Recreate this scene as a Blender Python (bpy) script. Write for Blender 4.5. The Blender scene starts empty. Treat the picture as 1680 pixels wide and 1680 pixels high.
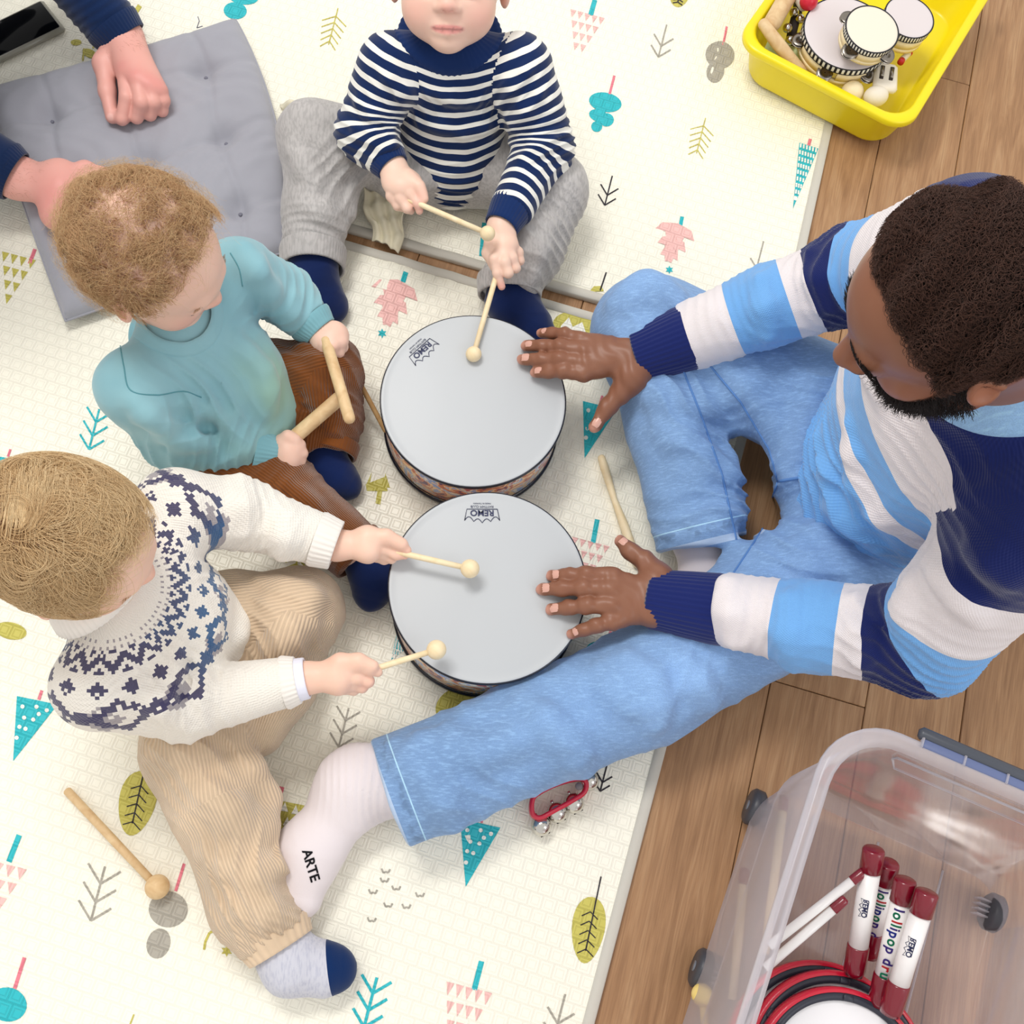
import bpy, math, random
import numpy as np
from mathutils import Vector, Matrix
random.seed(7); RNG = np.random.default_rng(7)
SC = bpy.context.scene; COL = SC.collection
# ------------------------------------------------------------------ camera
F = 1685.0; CX = CY = 840.0; CAMH = 1.50
def _n(v): v = np.asarray(v, float); return v/np.linalg.norm(v)
_d = _n(((730-CX)/F, (1440-CY)/F, 1.0))          # straight down, in camera axes (x right, y down, z forward)
WZ = -_d; WX = _n(np.array((1., 0, 0)) - _d*_d[0]); WY = np.cross(WZ, WX)
cam = bpy.data.objects.new('camera', bpy.data.cameras.new('camera')); COL.objects.link(cam)
cam.data.sensor_width = 36.0; cam.data.lens = F/1680*36
cam.data.clip_start = .02
_R = np.array([WX, WY, WZ])                       # camera axes -> world
_m = Matrix([list(_R[:, 0]), list(-_R[:, 1]), list(-_R[:, 2])]).transposed().to_4x4()
_m.translation = (0, 0, CAMH)
cam.matrix_world = _m; SC.camera = cam
# ------------------------------------------------------------------ light and exposure
SC.view_settings.view_transform = 'Standard'; SC.view_settings.look = 'None'
SC.view_settings.gamma = 1; SC.view_settings.use_curve_mapping = False
SC.view_settings.exposure = 0.09
w = bpy.data.worlds.new('world'); SC.world = w; w.use_nodes = True
w.node_tree.nodes['Background'].inputs[0].default_value = (1.0, .985, .96, 1)
w.node_tree.nodes['Background'].inputs[1].default_value = 0.80
def area(name, loc, target, size, power, col=(1, 1, 1)):
    l = bpy.data.lights.new(name, 'AREA'); l.shape = 'RECTANGLE'; l.size = size[0]; l.size_y = size[1]
    l.energy = power; l.color = col
    o = bpy.data.objects.new(name, l); COL.objects.link(o); o.location = loc
    o.rotation_euler = (Vector(target)-Vector(loc)).to_track_quat('-Z', 'Y').to_euler(); return o
area('ceiling_panel_light', (-.7, 1.5, 2.9), (-.1, .3, 0), (1.2, .6), 42, (1, .985, .955))
area('cool_side_light', (2.2, -.9, 2.2), (.2, .2, 0), (1.2, 1.4), 13, (.92, .96, 1))  # weak, slightly blue area light from the right, its source unseen
SC.cycles.use_denoising = True
SC.cycles.max_bounces = 8; SC.cycles.transparent_max_bounces = 24
SC.cycles.diffuse_bounces = 3; SC.cycles.glossy_bounces = 3
SC.cycles.sample_clamp_indirect = 6
# ------------------------------------------------------------------ helpers
def P(px, py, z=0.0):
    """point of the room at height z that lies on the line of sight through pixel (px, py)"""
    r = np.array(((px-CX)/F, (py-CY)/F, 1.0))
    v = np.array((r@WX, r@WY, r@WZ))
    t = (z-CAMH)/v[2]
    return np.array((v[0]*t, v[1]*t, z))
def pxm(px, py, z=0.0):
    """metres per pixel there"""
    return float(np.linalg.norm(P(px+4, py, z)-P(px-4, py, z)))/8
def lin(c):
    c = np.asarray(c, float)/255.
    return np.where(c <= .04045, c/12.92, ((c+.055)/1.055)**2.4)
def rgb(*c): return tuple(float(x) for x in lin(c))+(1.0,)
LOC = {}
def empty(name, loc, label, cat, group=None):
    o = bpy.data.objects.new(name, None); COL.objects.link(o); o.location = [float(x) for x in loc]
    o.empty_display_size = .05
    o['label'] = label; o['category'] = cat
    if group: o['group'] = group
    LOC[o.name] = np.array(loc, float); return o
def tag(o, label=None, cat=None, group=None, kind=None):
    if label: o['label'] = label
    if cat: o['category'] = cat
    if group: o['group'] = group
    if kind: o['kind'] = kind
    return o
def mesh(name, V, Fc, mat=None, parent=None, smooth=True, loc=None, me_only=False):
    V = np.asarray(V, float).reshape(-1, 3)
    base = np.zeros(3)
    q = parent
    if q is not None: base = LOC.get(q.name, np.zeros(3))
    off = base if loc is None else np.asarray(loc, float)
    me = bpy.data.meshes.new(name)
    if isinstance(Fc, np.ndarray) and Fc.ndim == 2:
        n = len(Fc); k = Fc.shape[1]
        me.vertices.add(len(V)); me.vertices.foreach_set('co', (V-off).astype(np.float32).ravel())
        me.loops.add(n*k); me.loops.foreach_set('vertex_index', Fc.astype(np.int32).ravel())
        me.polygons.add(n); me.polygons.foreach_set('loop_start', np.arange(0, n*k, k, dtype=np.int32))
        me.update(calc_edges=True)
    else:
        me.from_pydata((V-off).tolist(), [], [list(map(int, f)) for f in Fc]); me.update()
    if smooth: me.polygons.foreach_set('use_smooth', np.ones(len(me.polygons), bool))
    if mat is not None: me.materials.append(mat)
    if me_only: return me
    o = bpy.data.objects.new(name, me); COL.objects.link(o)
    if parent is not None: o.parent = parent
    o.location = (off-base).tolist()
    LOC[o.name] = off
    return o
class G:
    """collects pieces of geometry that make ONE mesh"""
    def __init__(s): s.v = []; s.f = []; s.n = 0
    def add(s, v, f):
        s.v.append(np.asarray(v, float).reshape(-1, 3)); s.f += [[i+s.n for i in q] for q in f]; s.n += len(s.v[-1]); return s
    def V(s): return np.vstack(s.v)
    def ob(s, name, mat, parent=None, smooth=True, loc=None): return mesh(name, s.V(), s.f, mat, parent, smooth, loc)
def frame(a):
    a = _n(a); u = np.cross(a, (0, 0, 1.)) if abs(a[2]) < .9 else np.cross(a, (0, 1., 0)); u = _n(u)
    return a, u, np.cross(a, u)
def tube(pts, rad, seg=12, cap=True, closed=False):
    pts = np.asarray(pts, float); n = len(pts)
    rad = np.full(n, rad) if np.isscalar(rad) else np.asarray(rad, float)
    V = []; T = np.gradient(pts, axis=0) if not closed else np.roll(pts, -1, 0)-np.roll(pts, 1, 0)
    a, u, w_ = frame(T[0])
    for i in range(n):
        t = _n(T[i]); u = _n(u-t*(u@t)); w_ = np.cross(t, u)
        for k in range(seg):
            th = 2*math.pi*k/seg
            V.append(pts[i]+rad[i]*(math.cos(th)*u+math.sin(th)*w_))
    Fc = []
    m = n if closed else n-1
    for i in range(m):
        j = (i+1) % n
        for k in range(seg):
            l = (k+1) % seg
            Fc.append([i*seg+k, i*seg+l, j*seg+l, j*seg+k])
    if cap and not closed: Fc += [list(range(seg))[::-1], [(n-1)*seg+k for k in range(seg)]]
    return np.array(V), Fc
def lathe(prof, seg=48, o=(0, 0, 0), axis=(0, 0, 1), cap=False, sq=(1, 1)):
    """profile (r, h) turned round an axis"""
    a, u, w_ = frame(axis); o = np.asarray(o, float); V = []; Fc = []
    n = len(prof)
    for r, h in prof:
        for k in range(seg):
            th = 2*math.pi*k/seg
            V.append(o+a*h+r*(sq[0]*math.cos(th)*u+sq[1]*math.sin(th)*w_))
    for i in range(n-1):
        for k in range(seg):
            l = (k+1) % seg
            Fc.append([i*seg+k, i*seg+l, (i+1)*seg+l, (i+1)*seg+k])
    if cap: Fc += [list(range(seg))[::-1], [(n-1)*seg+k for k in range(seg)]]
    return np.array(V), Fc
def ball(o, r, seg=20, rings=12, axis=(0, 0, 1), sx=1., sz=1.):
    return lathe([(max(1e-5, r*sx*math.sin(math.pi*i/rings)), -r*sz*math.cos(math.pi*i/rings)) for i in range(rings+1)], seg, o, axis)
def box(c, ux, uy, uz, hx, hy, hz, bev=0.0):
    """bevelled box: centre, unit axes, half sizes"""
    c = np.asarray(c, float); ux, uy, uz = map(np.asarray, (ux, uy, uz)); b = min(bev, hx, hy, hz)
    if b <= 0:
        V = [c+ux*hx*i+uy*hy*j+uz*hz*k for k in (-1, 1) for i, j in ((-1, -1), (1, -1), (1, 1), (-1, 1))]
        return np.array(V), [[3, 2, 1, 0], [4, 5, 6, 7], [0, 1, 5, 4], [1, 2, 6, 5], [2, 3, 7, 6], [3, 0, 4, 7]]
    V = []
    for s, k in ((b, -hz), (0, -hz+b), (0, hz-b), (b, hz)):
        X, Y = hx-s, hy-s
        for x, y in ((-X+b, -Y), (X-b, -Y), (X, -Y+b), (X, Y-b), (X-b, Y), (-X+b, Y), (-X, Y-b), (-X, -Y+b)):
            V.append(c+ux*x+uy*y+uz*k)
    Fc = [list(range(8))[::-1], [24+i for i in range(8)]]
    for l in range(3):
        for i in range(8):
            j = (i+1) % 8; Fc.append([l*8+i, l*8+j, l*8+8+j, l*8+8+i])
    return np.array(V), Fc
# ---- node expressions
class N:
    def __init__(s, nt, sock): s.t = nt; s.s = sock
    def _m(s, op, *a, clamp=False):
        n = s.t.nodes.new('ShaderNodeMath'); n.operation = op; n.use_clamp = clamp
        for i, x in enumerate((s,)+a):
            if isinstance(x, N): s.t.links.new(x.s, n.inputs[i])
            else: n.inputs[i].default_value = x
        return N(s.t, n.outputs[0])
    def __add__(s, o): return s._m('ADD', o)
    def __sub__(s, o): return s._m('SUBTRACT', o)
    def __mul__(s, o): return s._m('MULTIPLY', o)
    def __truediv__(s, o): return s._m('DIVIDE', o)
    def rsub(s, o): return (s*-1.0)+o
    def abs(s): return s._m('ABSOLUTE')
    def fract(s): return s._m('FRACT')
    def floor(s): return s._m('FLOOR')
    def sin(s): return s._m('SINE')
    def pow(s, e): return s._m('POWER', e)
    def min(s, o): return s._m('MINIMUM', o)
    def max(s, o): return s._m('MAXIMUM', o)
    def lt(s, o): return s._m('LESS_THAN', o)
    def gt(s, o): return s._m('GREATER_THAN', o)
    def mod(s, o): return s._m('FLOORED_MODULO', o)
    def ss(s, a, b):
        n = s.t.nodes.new('ShaderNodeMapRange'); n.interpolation_type = 'SMOOTHSTEP'
        s.t.links.new(s.s, n.inputs[0]); n.inputs[1].default_value = a; n.inputs[2].default_value = b
        return N(s.t, n.outputs[0])
class M:
    """a small builder round one procedural material"""
    def __init__(s, name, col=(.8, .8, .8, 1), rough=.6, spec=.4, metal=0., sheen=0., sub=0., coat=0.):
        s.m = bpy.data.materials.new(name); s.m.use_nodes = True; s.t = s.m.node_tree
        s.b = s.t.nodes['Principled BSDF']; i = s.b.inputs
        i['Base Color'].default_value = col; i['Roughness'].default_value = rough; i['Specular IOR Level'].default_value = spec
        i['Metallic'].default_value = metal; i['Sheen Weight'].default_value = sheen; i['Sheen Roughness'].default_value = .5
        i['Coat Weight'].default_value = coat
        if sub: i['Subsurface Weight'].default_value = sub; i['Subsurface Radius'].default_value = (.012, .005, .003); i['Subsurface Scale'].default_value = .6
        s.co = None; s.bmp = None
    def coord(s, kind='Object'):
        n = s.t.nodes.new('ShaderNodeTexCoord'); return n.outputs[kind]
    def attr(s, name, out='Fac'):
        n = s.t.nodes.new('ShaderNodeAttribute'); n.attribute_name = name
        return N(s.t, n.outputs['Fac']) if out == 'Fac' else n.outputs[out]
    def xyz(s, sock):
        n = s.t.nodes.new('ShaderNodeSeparateXYZ'); s.t.links.new(sock, n.inputs[0]); return [N(s.t, q) for q in n.outputs]
    def comb(s, x, y, z=0.):
        n = s.t.nodes.new('ShaderNodeCombineXYZ')
        for i, q in enumerate((x, y, z)):
            if isinstance(q, N): s.t.links.new(q.s, n.inputs[i])
            else: n.inputs[i].default_value = q
        return n.outputs[0]
    def map(s, sock, scale=(1, 1, 1), rot=(0, 0, 0)):
        n = s.t.nodes.new('ShaderNodeMapping'); s.t.links.new(sock, n.inputs[0]); n.inputs['Scale'].default_value = scale; n.inputs['Rotation'].default_value = rot
        return n.outputs[0]
    def noise(s, scale, det=2., sock=None, dist=0., rough=.5):
        n = s.t.nodes.new('ShaderNodeTexNoise'); n.inputs['Scale'].default_value = scale; n.inputs['Detail'].default_value = det
        n.inputs['Distortion'].default_value = dist; n.inputs['Roughness'].default_value = rough
        s.t.links.new(sock if sock is not None else s.coord(), n.inputs['Vector']); return N(s.t, n.outputs[0])
    def white(s, sock):
        n = s.t.nodes.new('ShaderNodeTexWhiteNoise'); n.noise_dimensions = '3D'; s.t.links.new(sock, n.inputs['Vector']); return N(s.t, n.outputs['Value'])
    def voro(s, scale, sock=None, out='Distance'):
        n = s.t.nodes.new('ShaderNodeTexVoronoi'); n.inputs['Scale'].default_value = scale
        s.t.links.new(sock if sock is not None else s.coord(), n.inputs['Vector']); return n.outputs[out]
    def mix(s, f, a, b, mode='MIX'):
        n = s.t.nodes.new('ShaderNodeMix'); n.data_type = 'RGBA'; n.blend_type = mode; n.clamp_factor = True
        for i, q in ((0, f), (6, a), (7, b)):
            q = q.s if isinstance(q, N) else q
            if isinstance(q, bpy.types.NodeSocket): s.t.links.new(q, n.inputs[i])
            else: n.inputs[i].default_value = q
        return n.outputs[2]
    def ramp(s, f, stops, mode='LINEAR'):
        n = s.t.nodes.new('ShaderNodeValToRGB'); r = n.color_ramp; r.interpolation = mode
        r.elements.remove(r.elements[1]); e = r.elements[0]; e.position = stops[0][0]; e.color = stops[0][1]
        for p, c in stops[1:]: e = r.elements.new(min(1., p)); e.color = c
        s.t.links.new(f.s, n.inputs[0]); return n.outputs[0]
    def col(s, sock): s.t.links.new(sock, s.b.inputs['Base Color']); return s
    def rough(s, x): s.t.links.new(x.s, s.b.inputs['Roughness']); return s
    def bump(s, h, strength=.3, dist=.001):
        n = s.t.nodes.new('ShaderNodeBump'); n.inputs['Strength'].default_value = strength; n.inputs['Distance'].default_value = dist
        s.t.links.new(h.s if isinstance(h, N) else h, n.inputs['Height'])
        if s.bmp is not None: s.t.links.new(s.bmp, n.inputs['Normal'])
        s.bmp = n.outputs[0]; s.t.links.new(s.bmp, s.b.inputs['Normal']); return s
def simple(name, col, rough=.6, bscale=None, bstr=.2, bdist=.0006, **k):
    m = M(name, col, rough, **k)
    if bscale: m.bump(m.noise(bscale, 3), bstr, bdist)
    return m.m
# ------------------------------------------------------------------ floor of oak planks
PD = _n((P(1245, 1215)-P(1449, 205))*np.array((1, 1, 0)))       # direction of the boards
PN = np.array((-PD[1], PD[0], 0)); 
if PN[0] < 0: PN = -PN
def oak():
    m = M('oak_board', rough=.42, spec=.35)
    c = m.coord(); oi = m.t.nodes.new('ShaderNodeObjectInfo'); rnd = N(m.t, oi.outputs['Random'])
    x, y, z = m.xyz(c)
    v = m.comb(x*3.2+rnd*40., y*34.+rnd*17., rnd*9.)
    g = m.noise(1.0, 6, v, dist=1.6, rough=.6)
    v2 = m.comb(x*16.+rnd*20., y*420., 0.)
    g2 = m.noise(1.0, 2, v2)
    base = m.ramp(g, [(.25, rgb(140, 102, 70)), (.5, rgb(172, 131, 94)), (.75, rgb(194, 156, 117))])
    b2 = m.mix(g2.ss(.35, .75)*.35, base, rgb(112, 78, 54))
    kn = N(m.t, m.voro(1.0, m.comb(x*2.3+rnd*31., y*5.+rnd*11., rnd*5.)))
    b3 = m.mix(kn.ss(.035, .10).rsub(1.)*.75, b2, rgb(84, 55, 38))
    b4 = m.mix(rnd*.22, b3, rgb(176, 136, 100))
    m.col(b4); m.bump(g2, .15, .0005); m.rough(g*.2+.34)
    return m.m
OAK = oak()
fl = mesh('floor', *box((0.15, 0.3, -.018), (1, 0, 0), (0, 1, 0), (0, 0, 1), 4.0, 4.0, .005), simple('floor_joint', rgb(98, 70, 48), .8, 60), None, False)
tag(fl, kind='structure')
PW = .1445
def plank_mesh(L):
    return mesh('plank', *box((0, 0, 0), (1, 0, 0), (0, 1, 0), (0, 0, 1), L/2-.0006, PW/2-.0006, .0065, .0011), OAK, None, False, me_only=True)
base_s = float(P(1449, 205)@PN)
pm = plank_mesh(1.22)
ang = math.atan2(PD[1], PD[0])
ends = {0: float(P(1560, 131)@PD)}
for k in range(-22, 22):
    off = ends.get(k, RNG.uniform(0, 1.2)) % 1.22
    for j in range(-5, 5):
        c = PN*(base_s+PW*(k+.5))+PD*(off+1.22*(j+.5)); c[2] = -.0065
        if abs(c[0]-.15) > 2.1 or abs(c[1]-.3) > 2.55: continue
        o = bpy.data.objects.new('plank', pm); COL.objects.link(o); o.parent = fl
        o.location = c; o.rotation_euler = (0, 0, ang)
# ------------------------------------------------------------------ play mats
MT = .009
EY = _n((P(1105, 1215, MT)-P(985, 1680, MT)))           # along the mats' right edge (towards the top of the photo)
EX = np.array((EY[1], -EY[0], 0))
CREASE = [(float(P(240, 1400, MT)@EX), .012, .0028), (float(P(268, 1400, MT)@EX), .010, .0020), (float(P(712, 1450, MT)@EX), .009, .0026), (float(P(740, 1450, MT)@EX), .008, .0018), (float(P(1060, 300, MT)@EX), .016, .0026), (float(P(905, 40, MT)@EX), .012, .002)]
def mat_z(x, y):
    e_ = x*EX[0]+y*EX[1]; cr = sum(a*math.exp(-((e_-c-.004*math.sin(6*y))/w)**2) for c, w, a in CREASE)
    z = MT + cr + .0016*math.sin(7*x+2*y+1)*math.sin(5*y-3*x)+.0008*math.sin(17*x-9*y)
    return z
EY = _n((P(1105, 1215, MT)-P(985, 1680, MT)))           # along the mats' right edge (towards the top of the photo)
EX = np.array((EY[1], -EY[0], 0))
GA = math.atan2(EX[1], EX[0])
def quilt(m, st=1.):
    """the pressed square pattern of the foam, followed by everything printed on it"""
    g = m.t.nodes.new('ShaderNodeNewGeometry'); r = m.map(g.outputs['Position'], rot=(0, 0, -GA)); x, y, z = m.xyz(r)
    S = 1/.0195
    u = (x*S+(y*S).floor()*.5).fract()-.5; v = (y*S).fract()-.5
    mx = u.abs().max(v.abs())
    l1 = (mx-.47).abs().ss(0., .05).rsub(1.); l2 = (mx-.27).abs().ss(0., .06).rsub(1.)*.8
    h = (l1.max(l2)).rsub(1.)
    m.bump(h, .5*st, .0014)
def mat_mat():
    m = M('printed_foam', rgb(255, 250, 228), .38, .45); quilt(m)
    m.bump(m.noise(5, 2), .5, .006)
    big = m.noise(3.0, 2)
    m.col(m.mix(big, rgb(255, 251, 236), rgb(254, 249, 231)))
    return m.m
MATM = mat_mat()
TRIM = simple('grey_binding', rgb(206, 201, 190), .8, 900, .5)
def make_mat(name, c0, w, d, label, wx=EX, wy=EY):
    """c0: the corner, w along -wx, d along wy"""
    root = empty(name, (c0[0], c0[1], 0), label, 'play mat')
    nx, ny = int(w/.0085), int(d/.03); V = []; Fc = []
    for j in range(ny+1):
        for i in range(nx+1):
            p = c0-wx*(w*i/nx)+wy*(d*j/ny); e = min(i, nx-i, j, ny-j)
            V.append((p[0], p[1], mat_z(p[0], p[1])-(.0012 if e == 0 else 0)))
    for j in range(ny):
        for i in range(nx):
            a = j*(nx+1)+i; Fc.append([a+1, a, a+nx+1, a+nx+2])
    nv = len(V); ring = [i for i in range(nx+1)]+[j*(nx+1)+nx for j in range(1, ny+1)]+[ny*(nx+1)+i for i in range(nx-1, -1, -1)]+[j*(nx+1) for j in range(ny-1, 0, -1)]
    for i in ring: V.append((V[i][0], V[i][1], .0003))
    for k in range(len(ring)):
        l = (k+1) % len(ring); Fc.append([ring[k], ring[l], nv+l, nv+k])
    mesh('foam_sheet', V, Fc, MATM, root)
    # binding strips on the edges
    def strip(a, b, inn, nm='edge_binding'):
        n = max(2, int(np.linalg.norm(b-a)/.03)); g = []; q = []
        prof = [(0.0, .0004), (-.0012, .004), (-.0006, MT+.0004), (.001, MT+.0022), (.0075, MT+.0022), (.0145, MT+.0018), (.0155, MT-.0006)]
        for i in range(n+1):
            p = a+(b-a)*i/n
            for dx, hz in prof:
                r = p+inn*dx; dz = mat_z(r[0], r[1])-MT if hz > .003 else 0
                g.append((r[0], r[1], hz+dz))
        m_ = len(prof)
        for i in range(n):
            for k in range(m_-1): q.append([i*m_+k, (i+1)*m_+k, (i+1)*m_+k+1, i*m_+k+1])
        mesh(nm, g, q, TRIM, root)
    c1 = c0+wy*d; c2 = c1-wx*w; c3 = c0-wx*w
    strip(c0, c1, -wx); strip(c3, c0, wy); strip(c1, c2, -wy); strip(c2, c3, wx)
    return root
# lower mat: corner under the man's knee
lx = _n(P(970, 514, MT)-P(566, 394, MT)); ly = np.array((-lx[1], lx[0], 0))
LYd = EY
cL = P(1256, 599, MT); cL[2] = 0
lower_w, lower_d = 1.75, 1.45
# lower mat spans downwards from its top edge: corner = bottom right
topc = cL.copy()
lx2 = EX; 
cLb = topc-EY*lower_d
MAT_LOW = make_mat('play_mat', cLb, lower_w, lower_d, 'cream printed foam play mat in front, under the drums, grey bound edge', lx)
ux = _n((P(978, 495, MT)-P(570, 379, MT))*np.array((1, 1, 0))); uy = np.array((-ux[1], ux[0], 0))
cU = P(1283, 581, MT); cU[2] = 0
MAT_UP = make_mat('play_mat', cU, 1.95, 1.35, 'cream printed foam play mat at the back, under the striped toddler and yellow tub', ux, uy)
# ------------------------------------------------------------------ flat print on the mats
def ink(k, c): m = M('ink_'+k, rgb(*c), .42, .4); quilt(m, 1.3); return m.m
INK = {k: ink(k, c) for k, c in dict(teal=(46, 190, 200), pink=(250, 196, 190), rose=(238, 130, 146), olive=(206, 196, 96), grey=(176, 170, 158), dark=(40, 34, 44), white=(252, 250, 240)).items()}
PZ = .0007
def pz(px, py, up=PZ):
    p = P(px, py, MT); p[2] = mat_z(p[0], p[1])+up; return p
def fill(g, pts, up=PZ):
    """polygon given in photo coordinates laid on the mat, fanned from its middle"""
    pts = np.asarray(pts, float); c = pts.mean(0); out = []
    for i in range(len(pts)):
        a, b = pts[i], pts[(i+1) % len(pts)]; k = max(1, int(np.hypot(*(b-a))/22))
        for j in range(k): out.append(a+(b-a)*j/k)
    V = [pz(*c, up)]+[pz(*q, up) for q in out]; n = len(out)
    g.add(V, [[0, 1+(i+1) % n, 1+i] for i in range(n)])
def line(g, pts, wd=3.0, up=PZ):
    pts = np.asarray(pts, float)
    for a, b in zip(pts[:-1], pts[1:]):
        t = (b-a)/max(1e-6, np.hypot(*(b-a))); nn = np.array((-t[1], t[0]))*wd/2; k = max(1, int(np.hypot(*(b-a))/25))
        V = []; Fc = []
        for j in range(k+1):
            q = a+(b-a)*j/k; V += [pz(*(q+nn), up), pz(*(q-nn), up)]
        for j in range(k): Fc.append([2*j, 2*j+1, 2*j+3, 2*j+2])
        g.add(V, Fc)
def ell(g, cx, cy, rx, ry, rot=0., up=PZ, n=26, sup=1.):
    c_, s_ = math.cos(rot), math.sin(rot); pts = []
    for i in range(n):
        a = 2*math.pi*i/n; x = rx*math.cos(a); y = ry*math.sin(a); pts.append((cx+x*c_-y*s_, cy+x*s_+y*c_))
    fill(g, pts, up)
DIR = np.array((-.25, .968)); SID = np.array((.968, .25))      # the print's own 'down' and 'right' in the photo
def loc_(c, x, y, s): c = np.array(c, float); return c+SID*x*s+DIR*y*s
def pr(g, nm, ink, par): 
    if g.n: 
        o = g.ob(nm, INK[ink], par, False)
        if nm in ('printed_animal', 'printed_dots', 'printed_birds'): o['kind'] = 'stuff'
        return o
def arrow(par, c, s, ink, wd=3., n=2):
    g = G(); line(g, [loc_(c, 0, -.5, s), loc_(c, 0, .5, s)], wd)
    for k in range(n):
        t = .5-.34*k; line(g, [loc_(c, -.3, t-.3, s), loc_(c, 0, t, s), loc_(c, .3, t-.3, s)], wd)
    pr(g, 'printed_twig', ink, par)
def twig(par, c, s, ink, wd=1.8):
    g = G(); line(g, [loc_(c, 0, -.5, s), loc_(c, 0, .5, s)], wd)
    for k in range(5):
        t = -.28+.17*k; e = .33-.03*k; line(g, [loc_(c, -e, t+.2, s), loc_(c, 0, t, s), loc_(c, e, t+.2, s)], wd)
    pr(g, 'printed_twig', ink, par)
def stem(par, a, b, ink, wd=7): g = G(); line(g, [a, b], wd); pr(g, 'printed_stem', ink, par)
def tri_tree(par, c, wdt, rows, dy, ink, n0=5, shear=-.25):
    g = G()
    for r in range(rows):
        n = n0-r if rows > 2 else n0
        sp = wdt/n0
        for i in range(n0-max(0, r-0)):
            x = (i+.5*r)*sp-wdt/2; q = np.array(c, float)+SID*x+DIR*dy*r
            fill(g, [q-SID*sp*.4, q+SID*sp*.4, q+DIR*dy*.72])
    pr(g, 'printed_triangle_tree', ink, par)
def dot_tri(par, p3, ink='teal', dots=True):
    g = G(); fill(g, p3); pr(g, 'printed_triangle_tree', ink, par)
    a, b, c = map(lambda q: np.array(q, float), p3); g = G()
    if dots == True:
        for (u, v) in ((.18, .14), (.55, .1), (.85, .12), (.3, .3), (.62, .3), (.2, .45), (.48, .46), (.15, .62), (.36, .62), (.2, .78), (.7, .2)):
            if u+v > .97: continue
            q = a+(b-a)*u*(1-v)+(c-a)*v*1.02; ell(g, q[0], q[1], 3.6, 3.6, 0, PZ*1.9, 8)
    else:
        for r in range(9):
            v = .04+r*.1; m_ = max(1, 6-int(r*.6))
            for i in range(m_):
                q = a+(b-a)*((i+.5)/m_)*(1-v)+(c-a)*v; 
                fill(g, [q+np.array((-1.2, -3.4)), q+np.array((1.6, -3.4)), q+np.array((1.0, 3.4)), q+np.array((-1.6, 3.4))], PZ*1.9)
    pr(g, 'printed_dots', 'white', par)
def leaf(par, c, rx, ry, rot, stem_to=None):
    g = G(); pts = []
    for i in range(28):
        a = 2*math.pi*i/28; y = -math.cos(a); x = math.sin(a)*(1-.18*y)
        X = rx*x; Y = ry*y; pts.append((c[0]+X*math.cos(rot)-Y*math.sin(rot), c[1]+X*math.sin(rot)+Y*math.cos(rot)))
    fill(g, pts); pr(g, 'printed_leaf', 'olive', par)
    g = G(); ax = np.array((-math.sin(rot), math.cos(rot))); sx = np.array((math.cos(rot), math.sin(rot))); c = np.array(c, float)
    top = c-ax*ry*(.95) if stem_to is None else np.array(stem_to, float)
    line(g, [top, c+ax*ry*.62], 2.2, PZ*1.9)
    for k in range(5):
        q = c+ax*ry*(-.55+.28*k)
        line(g, [q-sx*rx*.5-ax*-ry*.0+ax*ry*-.02-ax*ry*-.17, q, q+sx*rx*.5+ax*ry*.2], 1.8, PZ*1.9)
    pr(g, 'printed_veins', 'dark', par)
def pine(par, c, r, ink, k2=(-14, 52)):
    g = G(); ell(g, c[0], c[1], r, r*.92); ell(g, c[0]+k2[0]*r/32., c[1]+k2[1]*r/32., r*.6, r*.78, .3); pr(g, 'printed_round_tree', ink, par)
def tier(par, c, s, ink='pink'):
    g = G()
    for k, (wv, y0, y1) in enumerate(((.44, 0, .36), (.32, .28, .62), (.2, .5, .82))):
        pts = [loc_(c, -wv, y0+.2, s), loc_(c, -wv*.75, y0+.04, s), loc_(c, 0, y0-.04, s), loc_(c, wv*.75, y0+.04, s), loc_(c, wv, y0+.24, s), loc_(c, wv*.5, y0+.2, s), loc_(c, wv*.38, y1, s), loc_(c, 0, y0+.3, s), loc_(c, -wv*.3, y1, s), loc_(c, -wv*.5, y0+.2, s)]
        fill(g, pts)
    pr(g, 'printed_tiered_tree', ink, par)
def star(par, c, r, ink):
    g = G(); fill(g, [(c[0]+(r if i % 2 == 0 else r*.5)*math.sin(math.pi*i/6), c[1]-(r if i % 2 == 0 else r*.5)*math.cos(math.pi*i/6)) for i in range(12)]); pr(g, 'printed_star', ink, par)
U, L = MAT_UP, MAT_LOW
# back mat
g = G(); ell(g, 386, 18, 19, 14, .1); ell(g, 400, -4, 24, 12, .1); pr(g, 'printed_cloud_tree', 'teal', U)
twig(U, (547, 45), 62, 'olive'); stem(U, (976, 0), (969, 25), 'teal', 8); tri_tree(U, (970, 24), 60, 4, 17, 'pink', 5)
arrow(U, (1087, 67), 55, 'grey', 2.5, 2); stem(U, (1192, 45), (1186, 75), 'rose', 3.5); pine(U, (1181, 91), 24, 'grey', (-10, 36))
stem(U, (1008, 124), (1000, 155), 'rose', 4); g = G(); ell(g, 993, 168, 27, 16, .2); ell(g, 982, 190, 16, 10, .3); ell(g, 995, 197, 12, 11); ell(g, 979, 208, 9, 9); pr(g, 'printed_cloud_tree', 'teal', U)
twig(U, (1150, 223), 60, 'olive', 1.6); stem(U, (1330, 227), (1327, 238), 'rose', 5); dot_tri(U, ((1312, 233), (1343, 243), (1301, 342)), 'teal', 2)
arrow(U, (998, 314), 50, 'dark', 2.2, 2); stem(U, (1119, 356), (1116, 372), 'teal', 6); tier(U, (1111, 370), 76); star(U, (1098, 443), 7, 'teal'); arrow(U, (1247, 418), 46, 'grey', 2.2, 1)
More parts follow.
